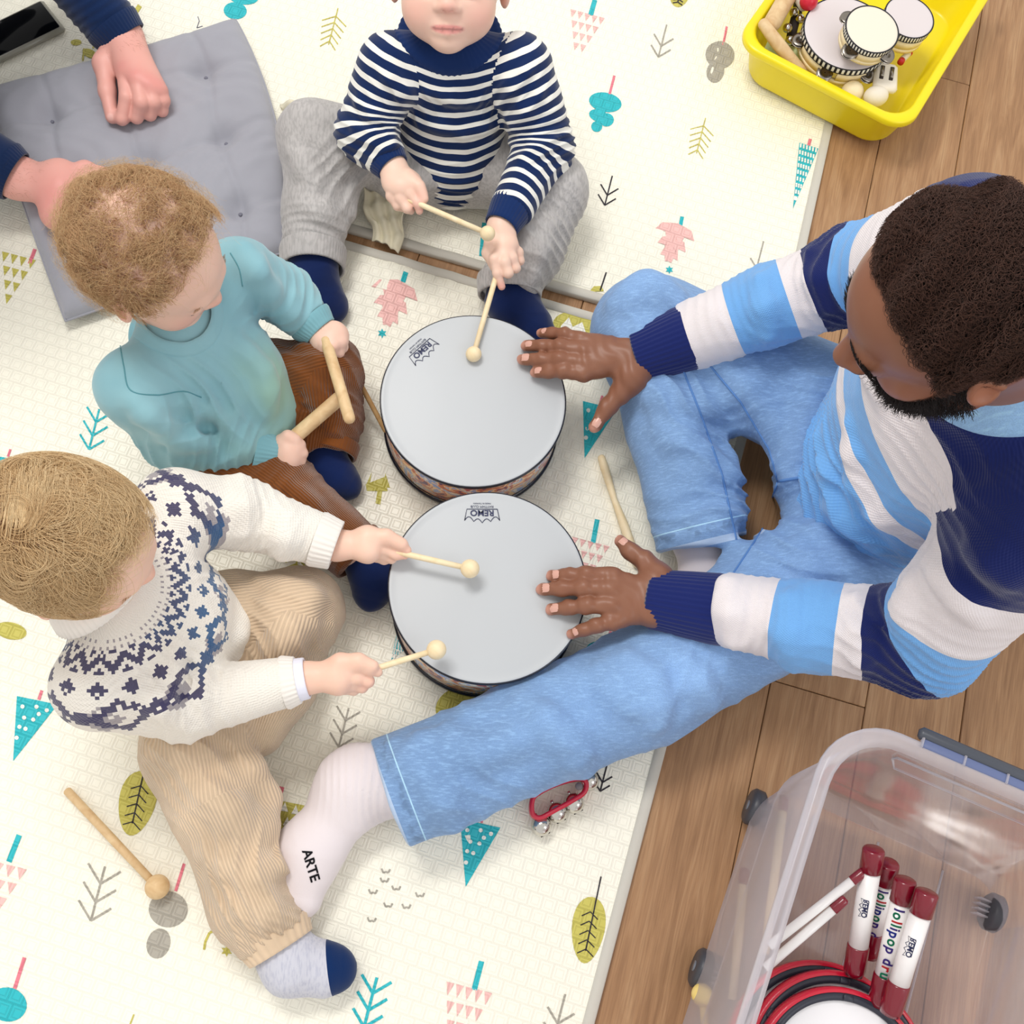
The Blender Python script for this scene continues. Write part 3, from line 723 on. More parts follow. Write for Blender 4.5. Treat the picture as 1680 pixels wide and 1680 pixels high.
def inner():
    # wooden maraca handles on the left
    stick('maraca', 'pale wooden shaker handle standing against the tub\'s left wall', 'shaker', [(1253, 40, .115), (1275, 70, .105), (1303, 105, .080), (1318, 125, .06)], [.010, .0115, .011, .013], BEECH)
    stick('wooden_stick', 'thick wooden cylinder in the tub\'s top left corner', 'stick', [(1300, -20, .12), (1268, 36, .11)], [.016, .016], BEECH)
    e = P(1437, 158, .085); o = empty('egg_shaker', tuple(e-np.array((0, 0, .02))), 'cream egg shaker at the tub\'s front edge', 'shaker')
    mesh('egg_body', *ball(e, .022, 24, 14, _n((1, .2, 0)), sx=.82), SKIN_D, o)
    e = P(1398, 152, .075); o = empty('wooden_ball', tuple(e-np.array((0, 0, .02))), 'pale wooden knob half hidden under the largest tambourine', 'ball')
    mesh('knob', *ball(e, .020, 24, 14), PLY, o)
    # castanet clapper with two dark jingle slots
    c = P(1452, 128, .092); u = _n((P(1470, 145, .09)-P(1440, 140, .09))*np.array((1, 1, 0))); v = np.cross((0, 0, 1), u)
    o = empty('jingle_clapper', tuple(c-np.array((0, 0, .01))), 'small white wooden clapper with two jingle slots', 'clapper')
    mesh('clapper_body', *box(c, u, v, (0, 0, 1), .021, .030, .008, .005), SKIN_D, o)
    dk = simple('slot_dark', rgb(50, 38, 30), .5)
    for s in (-1, 1):
        q = c+u*.0085*s+v*.004+np.array((0, 0, .0072)); mesh('slot', *box(q, _n(v+u*.1), -u, (0, 0, 1), .016, .0042, .0014, .001), dk, o)
        mesh('jingle', *tube([q-v*.010+np.array((0, 0, .001)), q+v*.010+np.array((0, 0, .001))], .003, 8), JM, o)
    # wrist bells on a dark strap
    c = P(1305, 35, .075); o = empty('wrist_bells', tuple(c-np.array((0, 0, .02))), 'dark strap of small silver bells deep in the tub\'s left side', 'bells')
    mesh('strap', *tube([P(1312, -15, .06), P(1308, 20, .08), P(1300, 50, .075), P(1296, 75, .05)], .009, 10), simple('dark_strap', rgb(52, 44, 44), .8), o)
    st = M('wrist_bell_metal', rgb(210, 205, 198), .15, .5, metal=1.).m
    for x, y, z in ((1303, 20, .092), (1313, 31, .09), (1292, 46, .088), (1318, 8, .092), (1296, 66, .075)): mesh('bell', *ball(P(x, y, z), .0085, 16, 10), st, o)
    c = P(1327, 2, .13); o = empty('red_shaker', tuple(c), 'red and white shaker at the tub\'s top edge', 'shaker')
    mesh('shaker_head', *ball(c, .016, 18, 10), simple('red_lacquer', rgb(214, 40, 60), .3), o); mesh('white_band', *tube([P(1322, 8, .118), P(1302, -25, .11)], .013, 16), SKIN_D, o)
    c = P(1480, 98, .07); o = empty('mini_shaker', tuple(c), 'tiny red and white piece between tambourine and right wall', 'toy')
    mesh('white_end', *tube([c, P(1490, 88, .07)], .006, 12), SKIN_D, o); mesh('red_end', *tube([P(1477, 103, .07), c], .006, 12), simple('red_paint', rgb(200, 44, 50), .4), o); mesh('red_tip', *ball(P(1492, 87, .07), .006, 12, 8), simple('red_paint_tip', rgb(200, 44, 50), .4), o)
    c = P(1282, 92, .05); o = empty('scarf', tuple(c), 'pale green cloth crumpled at the bottom of the tub', 'cloth')
    n = 14; V = []; Fc = []
    for j in range(n):
        for i in range(n):
            x = (i/(n-1)-.5)*.07; y = (j/(n-1)-.5)*.06; V.append(c+tu_*x+tv_*y+np.array((0, 0, .008*math.sin(90*x+3*j*.4)+.006*math.sin(120*y))))
    for j in range(n-1):
        for i in range(n-1): Fc.append([j*n+i, j*n+i+1, j*n+n+i+1, j*n+n+i])
    mesh('cloth_sheet', V, Fc, simple('green_cloth', rgb(214, 226, 176), .9), o)
inner()
# ------------------------------------------------------------------ clear wheeled box
BZ = .35
def clear_plastic(name, tint, milk, rough=.12):
    m = bpy.data.materials.new(name); m.use_nodes = True; t = m.node_tree; t.nodes.clear()
    out = t.nodes.new('ShaderNodeOutputMaterial'); tr = t.nodes.new('ShaderNodeBsdfTransparent'); tr.inputs[0].default_value = tint
    gl = t.nodes.new('ShaderNodeBsdfGlossy'); gl.inputs['Roughness'].default_value = rough; gl.inputs[0].default_value = (.9, .9, .9, 1)
    df = t.nodes.new('ShaderNodeBsdfDiffuse'); df.inputs[0].default_value = rgb(232, 226, 232)
    fr = t.nodes.new('ShaderNodeFresnel'); fr.inputs[0].default_value = 1.45
    lw = t.nodes.new('ShaderNodeLayerWeight'); lw.inputs[0].default_value = .25
    mr = t.nodes.new('ShaderNodeMapRange'); mr.inputs[3].default_value = milk; mr.inputs[4].default_value = min(.9, milk+.45); t.links.new(lw.outputs['Facing'], mr.inputs[0])
    a = t.nodes.new('ShaderNodeMixShader'); t.links.new(mr.outputs[0], a.inputs[0]); t.links.new(tr.outputs[0], a.inputs[1]); t.links.new(df.outputs[0], a.inputs[2])
    fm = t.nodes.new('ShaderNodeMath'); fm.operation = 'MULTIPLY'; fm.inputs[1].default_value = .45; t.links.new(fr.outputs[0], fm.inputs[0])
    b = t.nodes.new('ShaderNodeMixShader'); t.links.new(fm.outputs[0], b.inputs[0]); t.links.new(a.outputs[0], b.inputs[1]); t.links.new(gl.outputs[0], b.inputs[2])
    t.links.new(b.outputs[0], out.inputs[0]); return m
CLR = clear_plastic('clear_plastic', (.96, .93, .94, 1), .24); RIMP = clear_plastic('rim_plastic', (.93, .93, .95, 1), .34, .2)
def clear_box():
    a = P(1362, 1192, BZ); b1 = P(1224, 1680, BZ); b0 = P(1353, 1262, BZ)
    v = _n((P(1352, 1262, BZ)-P(1222, 1680, BZ))*np.array((1, 1, 0))); u = np.array((v[1], -v[0], 0))
    far = P(1560, 1243, BZ)                       # a point on the far rim
    left = P(1352, 1262, BZ)
    W = .195; D = .30
    # corner: on the left line, at far's v
    cl = left+v*((far-left)@v); c = cl+u*W-v*D; c[2] = 0
    root = empty('storage_box', (c[0], c[1], 0), 'clear plastic wheeled storage box with red trimmed drums and handles inside', 'storage box')
    z0 = .03; r = .075
    th = .003
    R = [(W-.024, D-.056, .05, z0), (W-.016, D-.046, .06, z0+.01), (W-.011, D-.030, .065, z0+.125), (W-.008, D-.022, .067, z0+.130), (W-.006, D-.006, r, BZ-.022)]
    V, Fc = loft(c, u, v, R); nn = len(rrect(1, 1, .1)); Fc[-1] = list(range(nn))[::-1]
    mesh('box_wall', V, Fc, CLR, root)
    R = [(W-.006, D-.006, r, BZ-.022), (W+.002, D+.002, r, BZ-.022), (W+.004, D+.004, r, BZ-.018), (W+.004, D+.004, r, BZ-.003), (W+.001, D+.001, r, BZ), (W-.008, D-.008, r-.004, BZ), (W-.012, D-.012, r-.004, BZ-.004), (W-.012, D-.012, r-.004, BZ-.02)]
    V, Fc = loft(c, u, v, R); Fc = Fc[:-1]
    mesh('box_rim', V, Fc, RIMP, root)
    # ribs of the base and panel mouldings
    for s in (-.35, .0, .35):
        mesh('base_rib', *tube([c+u*(W-.06)*s*2+v*(D-.06)+np.array((0, 0, z0+.001)), c+u*(W-.06)*s*2-v*(D-.06)+np.array((0, 0, z0+.001))], .0018, 6), RIMP, root)
    q = [(-.6, .0), (-.5, -.6), (.5, -.6), (.6, .0), (.6, .2), (-.6, .2)]
    pan = [c+v*(D-.012)+u*W*x*.9+np.array((0, 0, BZ-.06+y*.06)) for x, y in q]
    mesh('grip_panel', *tube(pan, .0016, 6, closed=True), RIMP, root)
    # grey clip handle on the far rim
    dg = simple('dark_grey_plastic', rgb(74, 78, 88), .35, spec=.5); sl = simple('slate_plastic', rgb(104, 116, 156), .4)
    hc = c+v*(D+.014)+np.array((0, 0, BZ-.004))
    h = mesh('clip_handle', *box(hc, u, v, (0, 0, 1), .105, .007, .006, .003), dg, root)
    mesh('clip_face', *box(hc-v*.011+np.array((0, 0, .002)), u, v, (0, 0, 1), .100, .005, .003, .001), sl, h)
    for k in range(5): mesh('clip_rib', *box(hc-v*.011+u*(-.1+.05*k)+np.array((0, 0, .0035)), u, v, (0, 0, 1), .0012, .0058, .0032, .0004), RIMP, h)
    # wheels
    wh = simple('wheel_grey', rgb(70, 70, 76), .4)
    for sx, yy in ((-1, D-.075), (1, D-.075), (-1, D-.075-.225), (1, D-.075-.225)):
        q = c+u*sx*(W-.020)+v*(yy-.01)+np.array((0, 0, .027))
        w_ = mesh('wheel', *lathe([(.006, -.010), (.022, -.010), (.026, -.006), (.026, .006), (.022, .010), (.006, .010)], 28, q, u, cap=True), wh, root)
        mesh('wheel_hub', *lathe([(.007, -.0112), (.007, .0112)], 14, q, u, cap=True), simple('hub_grey', rgb(120, 122, 130), .4), w_)
        for k in range(4): mesh('axle_rib', *box(q-u*sx*.018+v*(k-1.5)*.007+np.array((0, 0, .002)), u, v, (0, 0, 1), .008, .0012, .010, .0005), RIMP, w_)
    return c, u, v
bc, bu_, bv_ = clear_box()
CRIM = simple('crimson_plastic', rgb(124, 5, 32), .25, spec=.5, coat=.5); WHT = simple('white_plastic', rgb(248, 244, 242), .3, spec=.5, coat=.3)
REDF = simple('red_frame', rgb(214, 24, 56), .25, coat=.5); GRYR = simple('dark_ring', rgb(52, 54, 66), .35); HD2 = simple('white_head', rgb(246, 244, 246), .4)
INKS = {k: simple('print_'+k, rgb(*c), .4) for k, c in dict(purple=(74, 50, 150), red=(220, 50, 60), green=(0, 140, 100), blue=(40, 60, 170)).items()}
def rod_text(parent, s, a, b, r, side, size, inks, start):
    """letters wrapped on a rod, running from a to b; side = outward direction they face"""
    d = _n(b-a); side = _n(side-d*(side@d)); w_ = np.cross(d, side); x = start
    for ch, ink in zip(s, inks):
        if ch == ' ': x += size*.32; continue
        W, Fc = text_mesh(ch, size, (0, 0, 0), (1, 0, 0), (0, 1, 0), None, None, align='LEFT', bold=.0004)
        lx_ = W[:, 0]; ly_ = W[:, 1]; wid = lx_.max()
        th = ly_/r
        Q = a+d*(x+lx_)[:, None]+(r+.0007)*(np.cos(th)[:, None]*side-np.sin(th)[:, None]*w_)
        mesh('letter', Q, Fc, INKS[ink] if ink in INKS else LOGO, parent, False); x += wid+size*.10
def paddle(hx, hy, hz, tilt, R, e0, e1, label, rings=True, txt=None, hr=.0135, gp='paddle drums in the clear box'):
    """frame drum centred at pixel hx, hy, height hz; handle from e0 (by the frame) to e1 (far tip)"""
    a = _n((*tilt, 1.)); c = P(hx, hy, hz)
    root = empty('paddle_drum', tuple(c-a*.012), label, 'drum', gp)
    mesh('red_frame', *lathe([(R-.004, -.010), (R, -.010), (R+.002, -.007), (R+.002, .007), (R, .010), (R-.004, .010)], 80, c, a), REDF, root)
    mesh('dark_ring', *lathe([(R-.004, .008), (R-.005, .0105), (R-.0125, .0105), (R-.0135, .007)], 80, c, a), GRYR, root)
    mesh('drum_head', *lathe([(.0001, .0045), (R-.012, .0045)][::-1], 72, c, a), HD2, root)
    _, u, v = frame(a)
    for k in range(6):
        th = k*math.pi/3+.35; q = c+(R-.009)*(math.cos(th)*u+math.sin(th)*v)+a*.0115
        mesh('tuning_clip', *box(q, u*math.cos(th)+v*math.sin(th), -u*math.sin(th)+v*math.cos(th), a, .0035, .006, .002, .0008), GRYR, root)
    A, B = P(*e0), P(*e1); d = _n(B-A); L = np.linalg.norm(B-A)
    mesh('handle', *tube([A+d*.02, B-d*.028], hr*.9, 24), WHT, root)
    mesh('grip_cap', *tube([B-d*.030, B-d*.0295, B-d*.003, B-d*.001, B], [hr*.93, hr, hr*1.0, hr*.93, hr*.8], 24), CRIM, root)
    mesh('neck_cap', *tube([A-d*.006, A+d*.001, A+d*.032, A+d*.034], [hr*.9, hr, hr, hr*.93], 24), CRIM, root)
    camp = np.array((0, 0, CAMH)); h = root
    side = camp-(A+B)/2
    if txt == 'words': rod_text(root, 'lollipop drum', B, A, hr*.9, side, .0168, ['purple', 'green', 'red', 'green', 'purple', 'blue', 'green', 'purple', 'x', 'purple', 'red', 'green', 'purple'], .034)
    elif txt == 'crown':
        side = _n(side-d*(side@d)); wv = np.cross(d, side); m0 = (A+B)/2+side*hr*.93; k = .8
        text_mesh('REMO', .0090, m0+d*.008+wv*.001, -d, -wv, LOGO, root, bold=.0002)
        pts = [(-.013, -.005), (.013, -.005), (.015, .007), (.008, .004), (.004, .008), (0, .004), (-.004, .008), (-.008, .004), (-.015, .007), (-.013, -.005)]
        mesh('printed_crown', *tube([m0+d*.008-d*x*k-wv*y*k+side*(-.0012*abs(y)/.008) for x, y in pts], .0004, 5), LOGO, root)
paddle(1345, 1745, .080, (.0, .0), .118, (1402, 1590, .13), (1434, 1392, .215), 'paddle drum with the leftmost upright handle, only its crown mark showing', True, 'crown')
paddle(1350, 1760, .055, (.0, .0), .112, (1428, 1560, .10), (1458, 1415, .19), 'lowest paddle drum, its coloured words half hidden behind the leftmost handle', True, 'words')
paddle(1372, 1758, .107, (.0, -.0), .113, (1443, 1640, .14), (1486, 1442, .215), 'paddle drum whose handle shows the full row of coloured letters', True, 'words')
paddle(1378, 1778, .134, (.0, -.0), .105, (1462, 1655, .17), (1522, 1462, .235), 'topmost paddle drum, with the rightmost handle', True, 'crown')
def tipped(a, b, label, r=.0065, white=WHT):
    A, B = P(*a), P(*b); d = _n(B-A); root = empty('rhythm_stick', tuple(A), label, 'stick', 'rhythm sticks in the clear box')
    mesh('shaft', *tube([A, B-d*.020], r*.88, 16), white, root)
    mesh('red_tip', *tube([B-d*.021, B-d*.020, B-d*.003, B], [r*.95, r, r, r*.75], 16), CRIM, root)
tipped((1262, 1552, .16), (1420, 1428, .20), 'upper white rhythm stick with a crimson tip leaning on the box wall')
tipped((1256, 1588, .15), (1388, 1474, .19), 'lower white rhythm stick with a crimson tip leaning on the box wall')
tipped((1255, 1565, .05), (1287, 1305, .05), 'longest cream rhythm stick seen blurred through the box\'s left wall', .007, PALE)
tipped((1202, 1640, .045), (1222, 1424, .045), 'cream rhythm stick nearest the left wall, seen through it', .007, PALE)
mallet((1158, 1700, .05), (1152, 1632, .055), .014, 'yellow ball mallet seen through the clear box\'s lower left wall', wood('yellow_wood', rgb(236, 206, 120), rgb(244, 218, 140)), .005, group='mallets in the clear box')
# ------------------------------------------------------------------ soft-body modelling: blended round limbs, meshed once
def smin(a, b, k):
    if k <= 0: return np.minimum(a, b)
    h = np.maximum(k-np.abs(a-b), 0)/k
    return np.minimum(a, b)-h*h*k*.25
ZMIN = .0132                                            # nothing soft sinks below the top of the mats
class Shape:
    def __init__(s): s.p = []; s.post = None; s.lo = []; s.hi = []
    def _bb(s, pts, r):
        pts = np.atleast_2d(pts); s.lo.append(pts.min(0)-r); s.hi.append(pts.max(0)+r)
    def cone(s, a, b, ra, rb=None, k=.01, flat=None, cut=0, op='u'):
        """round cone from a to b; flat=(direction, factor) squashes it; cut=1 ends it flat at b, 2 at both ends"""
        a = np.asarray(a, float); b = np.asarray(b, float); rb = ra if rb is None else rb; ab = b-a; L2 = max(1e-9, ab@ab); u = ab/math.sqrt(L2)
        fl = None
        if flat is not None: fd = _n(flat[0]); ff = flat[1]; fl = (fd, ff)
        def f(p):
            q = p-a; t = np.clip((q@ab)/L2, 0, 1); q = q-t[:, None]*ab
            if fl is not None:
                c = q@fl[0]; q = q+(c*(1/fl[1]-1))[:, None]*fl[0]
            d = np.sqrt((q*q).sum(1))-(ra+(rb-ra)*t)
            if fl is not None: d = d*fl[1]
            if cut >= 1: d = -smin(-d, -((p-b)@u), .006)
            if cut >= 2: d = -smin(-d, (p-a)@u, .006)
            return d
        s.p.append((f, k, op)); 
        if op == 'u': s._bb([a, b], max(ra, rb)*1.05)
        return s
    def chain(s, pts, rad, k=.01, **kw):
        for i in range(len(pts)-1): s.cone(pts[i], pts[i+1], rad[i], rad[i+1], k if i == 0 else max(k, .35*min(rad[i], rad[i+1])*0+.004), **kw)
        return s
    def ell(s, c, r, ax=None, k=.01, op='u'):
        """ellipsoid, ax = 3 orthonormal rows"""
        c = np.asarray(c, float); r = np.asarray(r, float)*np.ones(3); A = np.eye(3) if ax is None else np.asarray(ax, float)
        def f(p):
            q = (p-c)@A.T; k0 = np.sqrt(((q/r)**2).sum(1)); k1 = np.sqrt(((q/(r*r))**2).sum(1))+1e-9
            return k0*(k0-1)/k1
        s.p.append((f, k, op))
        if op == 'u': s._bb([c], r.max())
        return s
    def eval(s, p):
        n = len(p); out = np.full(n, 1.0)
        bs = max(.03, getattr(s, 'h', .003)*10)
        key = np.floor(p/bs).astype(np.int64); kk = (key[:, 0]+4000)*100000000+(key[:, 1]+4000)*10000+(key[:, 2]+4000)
        uq, first, inv = np.unique(kk, return_index=True, return_inverse=True); inv = inv.ravel()
        cen = (key[first]+.5)*bs; R = bs*.8661
        D = np.stack([f(cen) for f, k, op in s.p]); un = np.array([op == 'u' for _, _, op in s.p])
        m = D[un].min(0)
        for i, (f, k, op) in enumerate(s.p):
            if op == 'u': rel = D[i] < m+2.2*R+k+.01
            else: rel = D[i] < R*1.3+k+.01
            idx = np.nonzero(rel[inv])[0]
            if len(idx) == 0: continue
            d = f(p[idx])
            if op == 'u': out[idx] = smin(out[idx], d, k)
            else: out[idx] = -smin(-out[idx], d, k)
        if s.post is not None: out = s.post(p, out)
        return np.maximum(out, ZMIN-p[:, 2])
    def mesh(s, h, clip=None):
        s.h = h
        lo = np.min(s.lo, 0)-.012; hi = np.max(s.hi, 0)+.012
        if clip is not None: lo = np.maximum(lo, clip[0]); hi = np.minimum(hi, clip[1])
        lv = 4; H = h*2**lv; org = lo
        n = np.ceil((hi-lo)/H).astype(int)+1
        C = np.stack(np.meshgrid(*[np.arange(k) for k in n], indexing='ij'), -1).reshape(-1, 3)
        for l in range(lv, -1, -1):
            cell = h*2**l; c = org+(C+.5)*cell
            d = s.eval(c); slack = .004 if s.post is not None else .001
            C = C[np.abs(d) < cell*.9*1.35+slack]
            if l > 0:
                off = np.array([[i, j, k] for i in (0, 1) for j in (0, 1) for k in (0, 1)])
                C = (C[:, None, :]*2+off[None]).reshape(-1, 3)
        BIG = 1 << 20
        key = lambda a: (a[..., 0]*BIG+a[..., 1])*BIG+a[..., 2]
        off = np.array([[i, j, k] for i in (0, 1) for j in (0, 1) for k in (0, 1)])
        cor = (C[:, None, :]+off[None]); ck = key(cor); uk, fi, inv = np.unique(ck.ravel(), return_index=True, return_inverse=True); inv = inv.ravel()
        cp = cor.reshape(-1, 3)[fi]; val = s.eval(org+cp*h); cv = val[inv].reshape(-1, 8)
        sg = cv < 0; act = sg.any(1) & ~sg.all(1)
        C = C[act]; cv = cv[act]
        acc = np.zeros((len(C), 3)); cnt = np.zeros(len(C))
        for a in range(8):
            for ax in range(3):
                b = a | (4 >> ax)
                if b == a: continue
                m = (cv[:, a] < 0) != (cv[:, b] < 0)
                t = cv[m, a]/(cv[m, a]-cv[m, b]); pnt = off[a]+t[:, None]*(off[b]-off[a])
                acc[m] += pnt; cnt[m] += 1
        V = org+(C+acc/cnt[:, None])*h
        order = np.argsort(key(C)); sk = key(C)[order]
        Q = []
        for ax in range(3):
            b = 4 >> ax; m = (cv[:, 0] < 0) != (cv[:, b] < 0)
            idx = np.nonzero(m)[0]; o1 = np.zeros(3, int); o2 = np.zeros(3, int); o1[(ax+1) % 3] = 1; o2[(ax+2) % 3] = 1
            def find(cc):
                k_ = key(cc); j = np.searchsorted(sk, k_); j = np.minimum(j, len(sk)-1); ok = sk[j] == k_; return order[j], ok
            i1, k1 = find(C[idx]-o1); i2, k2 = find(C[idx]-o2); i3, k3 = find(C[idx]-o1-o2)
            ok = k1 & k2 & k3
            q = np.stack([idx, i1, i3, i2], 1)[ok]; inside = cv[idx, 0][ok] < 0
            q[~inside] = q[~inside][:, ::-1]
            Q.append(q)
        Q = np.vstack(Q)
        e = h*.3
        for _ in range(2):
            d = s.eval(V); g = np.stack([s.eval(V+np.eye(3)[i]*e)-d for i in range(3)], 1)/e
            g2 = (g*g).sum(1); st = d/np.maximum(g2, .25); st = np.clip(st, -h*.5, h*.5); V = V-g*st[:, None]*.8
        return V, Q[:, ::-1]
def ridge(S, px, r=.010, k=.026, sink=.35):
    """a soft fold of cloth that follows a path; the path is laid on the garment's visible surface"""
    pts = []
    px = np.array(px, float); q = [px[0]]
    for a, b in zip(px[:-1], px[1:]):
        for t in (.5, 1.): q.append(a+(b-a)*t)
    cp = np.array((0, 0, CAMH))
    for x, y in q:
        g = P(x, y, 0.); d = _n(g-cp); L = np.linalg.norm(g-cp); s_ = .35
        for _ in range(60):
            v = float(S.eval((cp+d*s_)[None])[0]); s_ += max(v, .0005)*.8
            if v < .001 or s_ > L: break
        if s_ < L: pts.append(cp+d*(s_+r*sink))
    n = len(pts)
    for i in range(n-1):
        f0 = math.sin(math.pi*(i+.4)/(n-.2)); f1 = math.sin(math.pi*(i+1.4)/(n-.2)); S.cone(pts[i], pts[i+1], r*(.45+.55*f0), r*(.45+.55*f1), k)
def body_mesh(name, shape, h, mat, parent, col=None, uv=None, flt=None, clip=None, extra=None):
    V, Q = shape.mesh(h, clip)
    if extra is not None:
        for V2, Q2 in extra: Q = np.vstack([Q, Q2+len(V)]); V = np.vstack([V, V2])
    o = mesh(name, V, Q, mat, parent)
    me = o.data
    if col is not None:
        c = col(V); c = np.hstack([c, np.ones((len(c), 1))]).astype(np.float32)
        me.attributes.new('col', 'FLOAT_COLOR', 'POINT').data.foreach_set('color', c.ravel())
    if flt is not None:                                     # dict name -> f(points, face centres) per corner
        Fm = V[Q].mean(1); cp = V[Q.ravel()]; fc = np.repeat(Fm, 4, 0)
        r = flt(cp, fc)
        for kx, vals in r.items(): me.attributes.new(kx, 'FLOAT', 'CORNER').data.foreach_set('value', vals.astype(np.float32))
    return o, V, Q
def polyline_coord(p, fc, chains):
    """for each point: (chain index, length along it, angle round it) using the chain nearest to the face centre.
    chains: list of (points, radius)"""
    best = np.full(len(p), 1e9); ci = np.zeros(len(p), int); T = np.zeros(len(p)); A = np.zeros(len(p)); DR = np.zeros(len(p))
    for i, (pts, rad) in enumerate(chains):
        pts = np.asarray(pts, float); s0 = 0.
        for a, b in zip(pts[:-1], pts[1:]):
            ab = b-a; L = np.linalg.norm(ab); u = ab/L
            t = np.clip(((fc-a)@u), 0, L); d = np.linalg.norm(fc-a-t[:, None]*u, axis=1)-rad
            m = d < best
            tp = ((p-a)@u)[m]; q = (p-a)[m]-tp[:, None]*u
            _, e1, e2 = frame(u)
            # keep the cross frame steady: use world up as reference
            e1 = _n(np.cross(u, (0, 0, 1.)) if abs(u[2]) < .95 else np.cross(u, (0, 1., 0))); e2 = np.cross(u, e1)
            best[m] = d[m]; ci[m] = i; A[m] = np.arctan2(q@e2, q@e1); DR[m] = np.linalg.norm(q, axis=1)
            s0 += L
    for i, (pts, rad) in enumerate(chains):                 # length along the limb, blended over its joints
        m = ci == i
        if not m.any(): continue
        pts = np.asarray(pts, float); s0 = 0.; ts = []; ds = []; q = p[m]
        for a, b in zip(pts[:-1], pts[1:]):
            ab = b-a; L = np.linalg.norm(ab); t = (q-a)@(ab/L); tc_ = np.clip(t, 0, L)
            ds.append(np.linalg.norm(q-a-tc_[:, None]*(ab/L), axis=1)); lo = -.3 if s0 == 0 else -.03; ts.append(s0+np.clip(t, lo, L+.03)); s0 += L
        ts[-1] = np.where(ts[-1] >= s0+.0299, s0+((q-pts[-2])@_n(pts[-1]-pts[-2])-np.linalg.norm(pts[-1]-pts[-2])), ts[-1])
        ds = np.array(ds); ts = np.array(ts); w_ = np.exp(-(ds-ds.min(0))/.010); T[m] = (ts*w_).sum(0)/w_.sum(0)
    return ci, T, A, DR
def folds(amp=.002, freq=38., seed=1, n=4, rings=(), squash=1.):
    r = np.random.default_rng(seed); ks = []
    for i in range(n):
        k = r.normal(size=3); k /= np.linalg.norm(k); m = r.normal(size=3); m /= np.linalg.norm(m)
        ks.append((k*freq*(.6+.8*r.random()), m*freq*.45, r.random()*6, r.random()*6))
    def post(p, d):
        m = np.abs(d) < .02
        if not m.any(): return d
        q = p[m]; a = np.zeros(len(q))
        for k, w, ph, ph2 in ks:
            s_ = np.sin(q@k+1.7*np.sin(q@w+ph2)+ph); a += (1-np.abs(s_))**1.5-.35
        a *= amp/math.sqrt(n)
        for (c, ax, rad, am, lam) in rings:
            c = np.asarray(c); e = q-c; g_ = np.exp(-(e*e).sum(1)/(rad*rad)); x = e@_n(ax)
            s_ = np.sin(2*math.pi*x/lam+1.3*np.sin(q@np.array((31., 17., 23.)))+.8*np.sin(q@np.array((-13., 29., 11.))*1.7))
            a += am*g_*((1-np.abs(s_))**1.3-.4)
        out = d.copy(); out[m] = d[m]-a
        return out
    return post
# ---- skin, cloth and hair materials
def skin_mat(name, tint=(1, 1, 1), rough=.45, sub=.12):
    m = M(name, rough=rough, spec=.35, sub=sub); a = m.t.nodes.new('ShaderNodeAttribute'); a.attribute_name = 'col'
    n = m.noise(18, 3); m.col(m.mix(n.ss(.3, .7)*.12, a.outputs['Color'], (tint[0]*.75, tint[1]*.45, tint[2]*.4, 1), 'MULTIPLY'))
    m.bump(m.noise(420, 2), .10, .0003); return m.m
SKIN = skin_mat('light_skin'); SKIN_DARK = skin_mat('brown_skin', rough=.4, sub=.03)
def knit_bump(m, sc=.004, st=.3):
    x, y, z = m.xyz(m.coord())
    m.bump(m.noise(1/sc, 2), st, sc*.25)
def band_ramp(m, coord, bands):
    """bands: [(start, colour)...] over a coordinate in metres, hard-edged"""
    lo = bands[0][0]-.001; hi = bands[-1][0]+.05
    nn = (coord-lo)/(hi-lo)
    return m.ramp(nn, [((b-lo)/(hi-lo), c) for b, c in bands], 'CONSTANT')
def hair_obj(parent, name, strands, rad, col, tipcol=None, rough=.45, label=None):
    """strands: (N, K, 3)"""
    N_, K_ = strands.shape[:2]
    base = LOC.get(parent.name, np.zeros(3))
    hc = bpy.data.hair_curves.new(name); hc.add_curves([K_]*N_)
    hc.attributes['position'].data.foreach_set('vector', (strands-base).astype(np.float32).ravel())
    ra = np.tile(np.linspace(1, .35, K_), N_)*rad
    if 'radius' not in hc.attributes: hc.attributes.new('radius', 'FLOAT', 'POINT')
    hc.attributes['radius'].data.foreach_set('value', ra.astype(np.float32))
    m = M(name+'_material', col, rough, .3)
    hi = m.t.nodes.new('ShaderNodeHairInfo'); r = N(m.t, hi.outputs['Random']); it = N(m.t, hi.outputs['Intercept'])
    tip = tipcol or col
    c = m.mix(it, col, tip); m.col(m.mix(r*.5, c, tuple(x*.55 for x in col[:3])+(1,)))
    hc.materials.append(m.m)
    o = bpy.data.objects.new(name, hc); COL.objects.link(o); o.parent = parent; LOC[o.name] = base
    if label: o['label'] = label
    return o
def collar_on(S, c, ax, radii, lift, n=96, ribs=0, sq=1., fwd=None):
    """a band that lies on a garment round the neck; radii and lift are its cross-section"""
    ax = _n(ax); _, u, v = frame(ax)
    if fwd is not None: u = _n(fwd-ax*(fwd@ax)); v = np.cross(ax, u)
    th = np.linspace(0, 2*math.pi, n, endpoint=False); e = np.cos(th)[:, None]*u+np.sin(th)[:, None]*v*sq; rows = []
    for r, l in zip(radii, lift):
        p = c+e*(r+(.0006*np.cos(ribs*th) if ribs else np.zeros(n)))[:, None]+ax*.09; h = np.zeros(n)
        for _ in range(60):
            d = S.eval(p-ax*h[:, None]); h = np.minimum(h+np.clip(d, -.01, .02)*.8, .16)
        rows.append(p-ax*(h-l)[:, None])
    V = np.vstack(rows); Fc = []
    for i in range(len(radii)-1):
        for k in range(n): Fc.append([i*n+k, (i+1)*n+k, (i+1)*n+(k+1) % n, i*n+(k+1) % n])
    return V, Fc
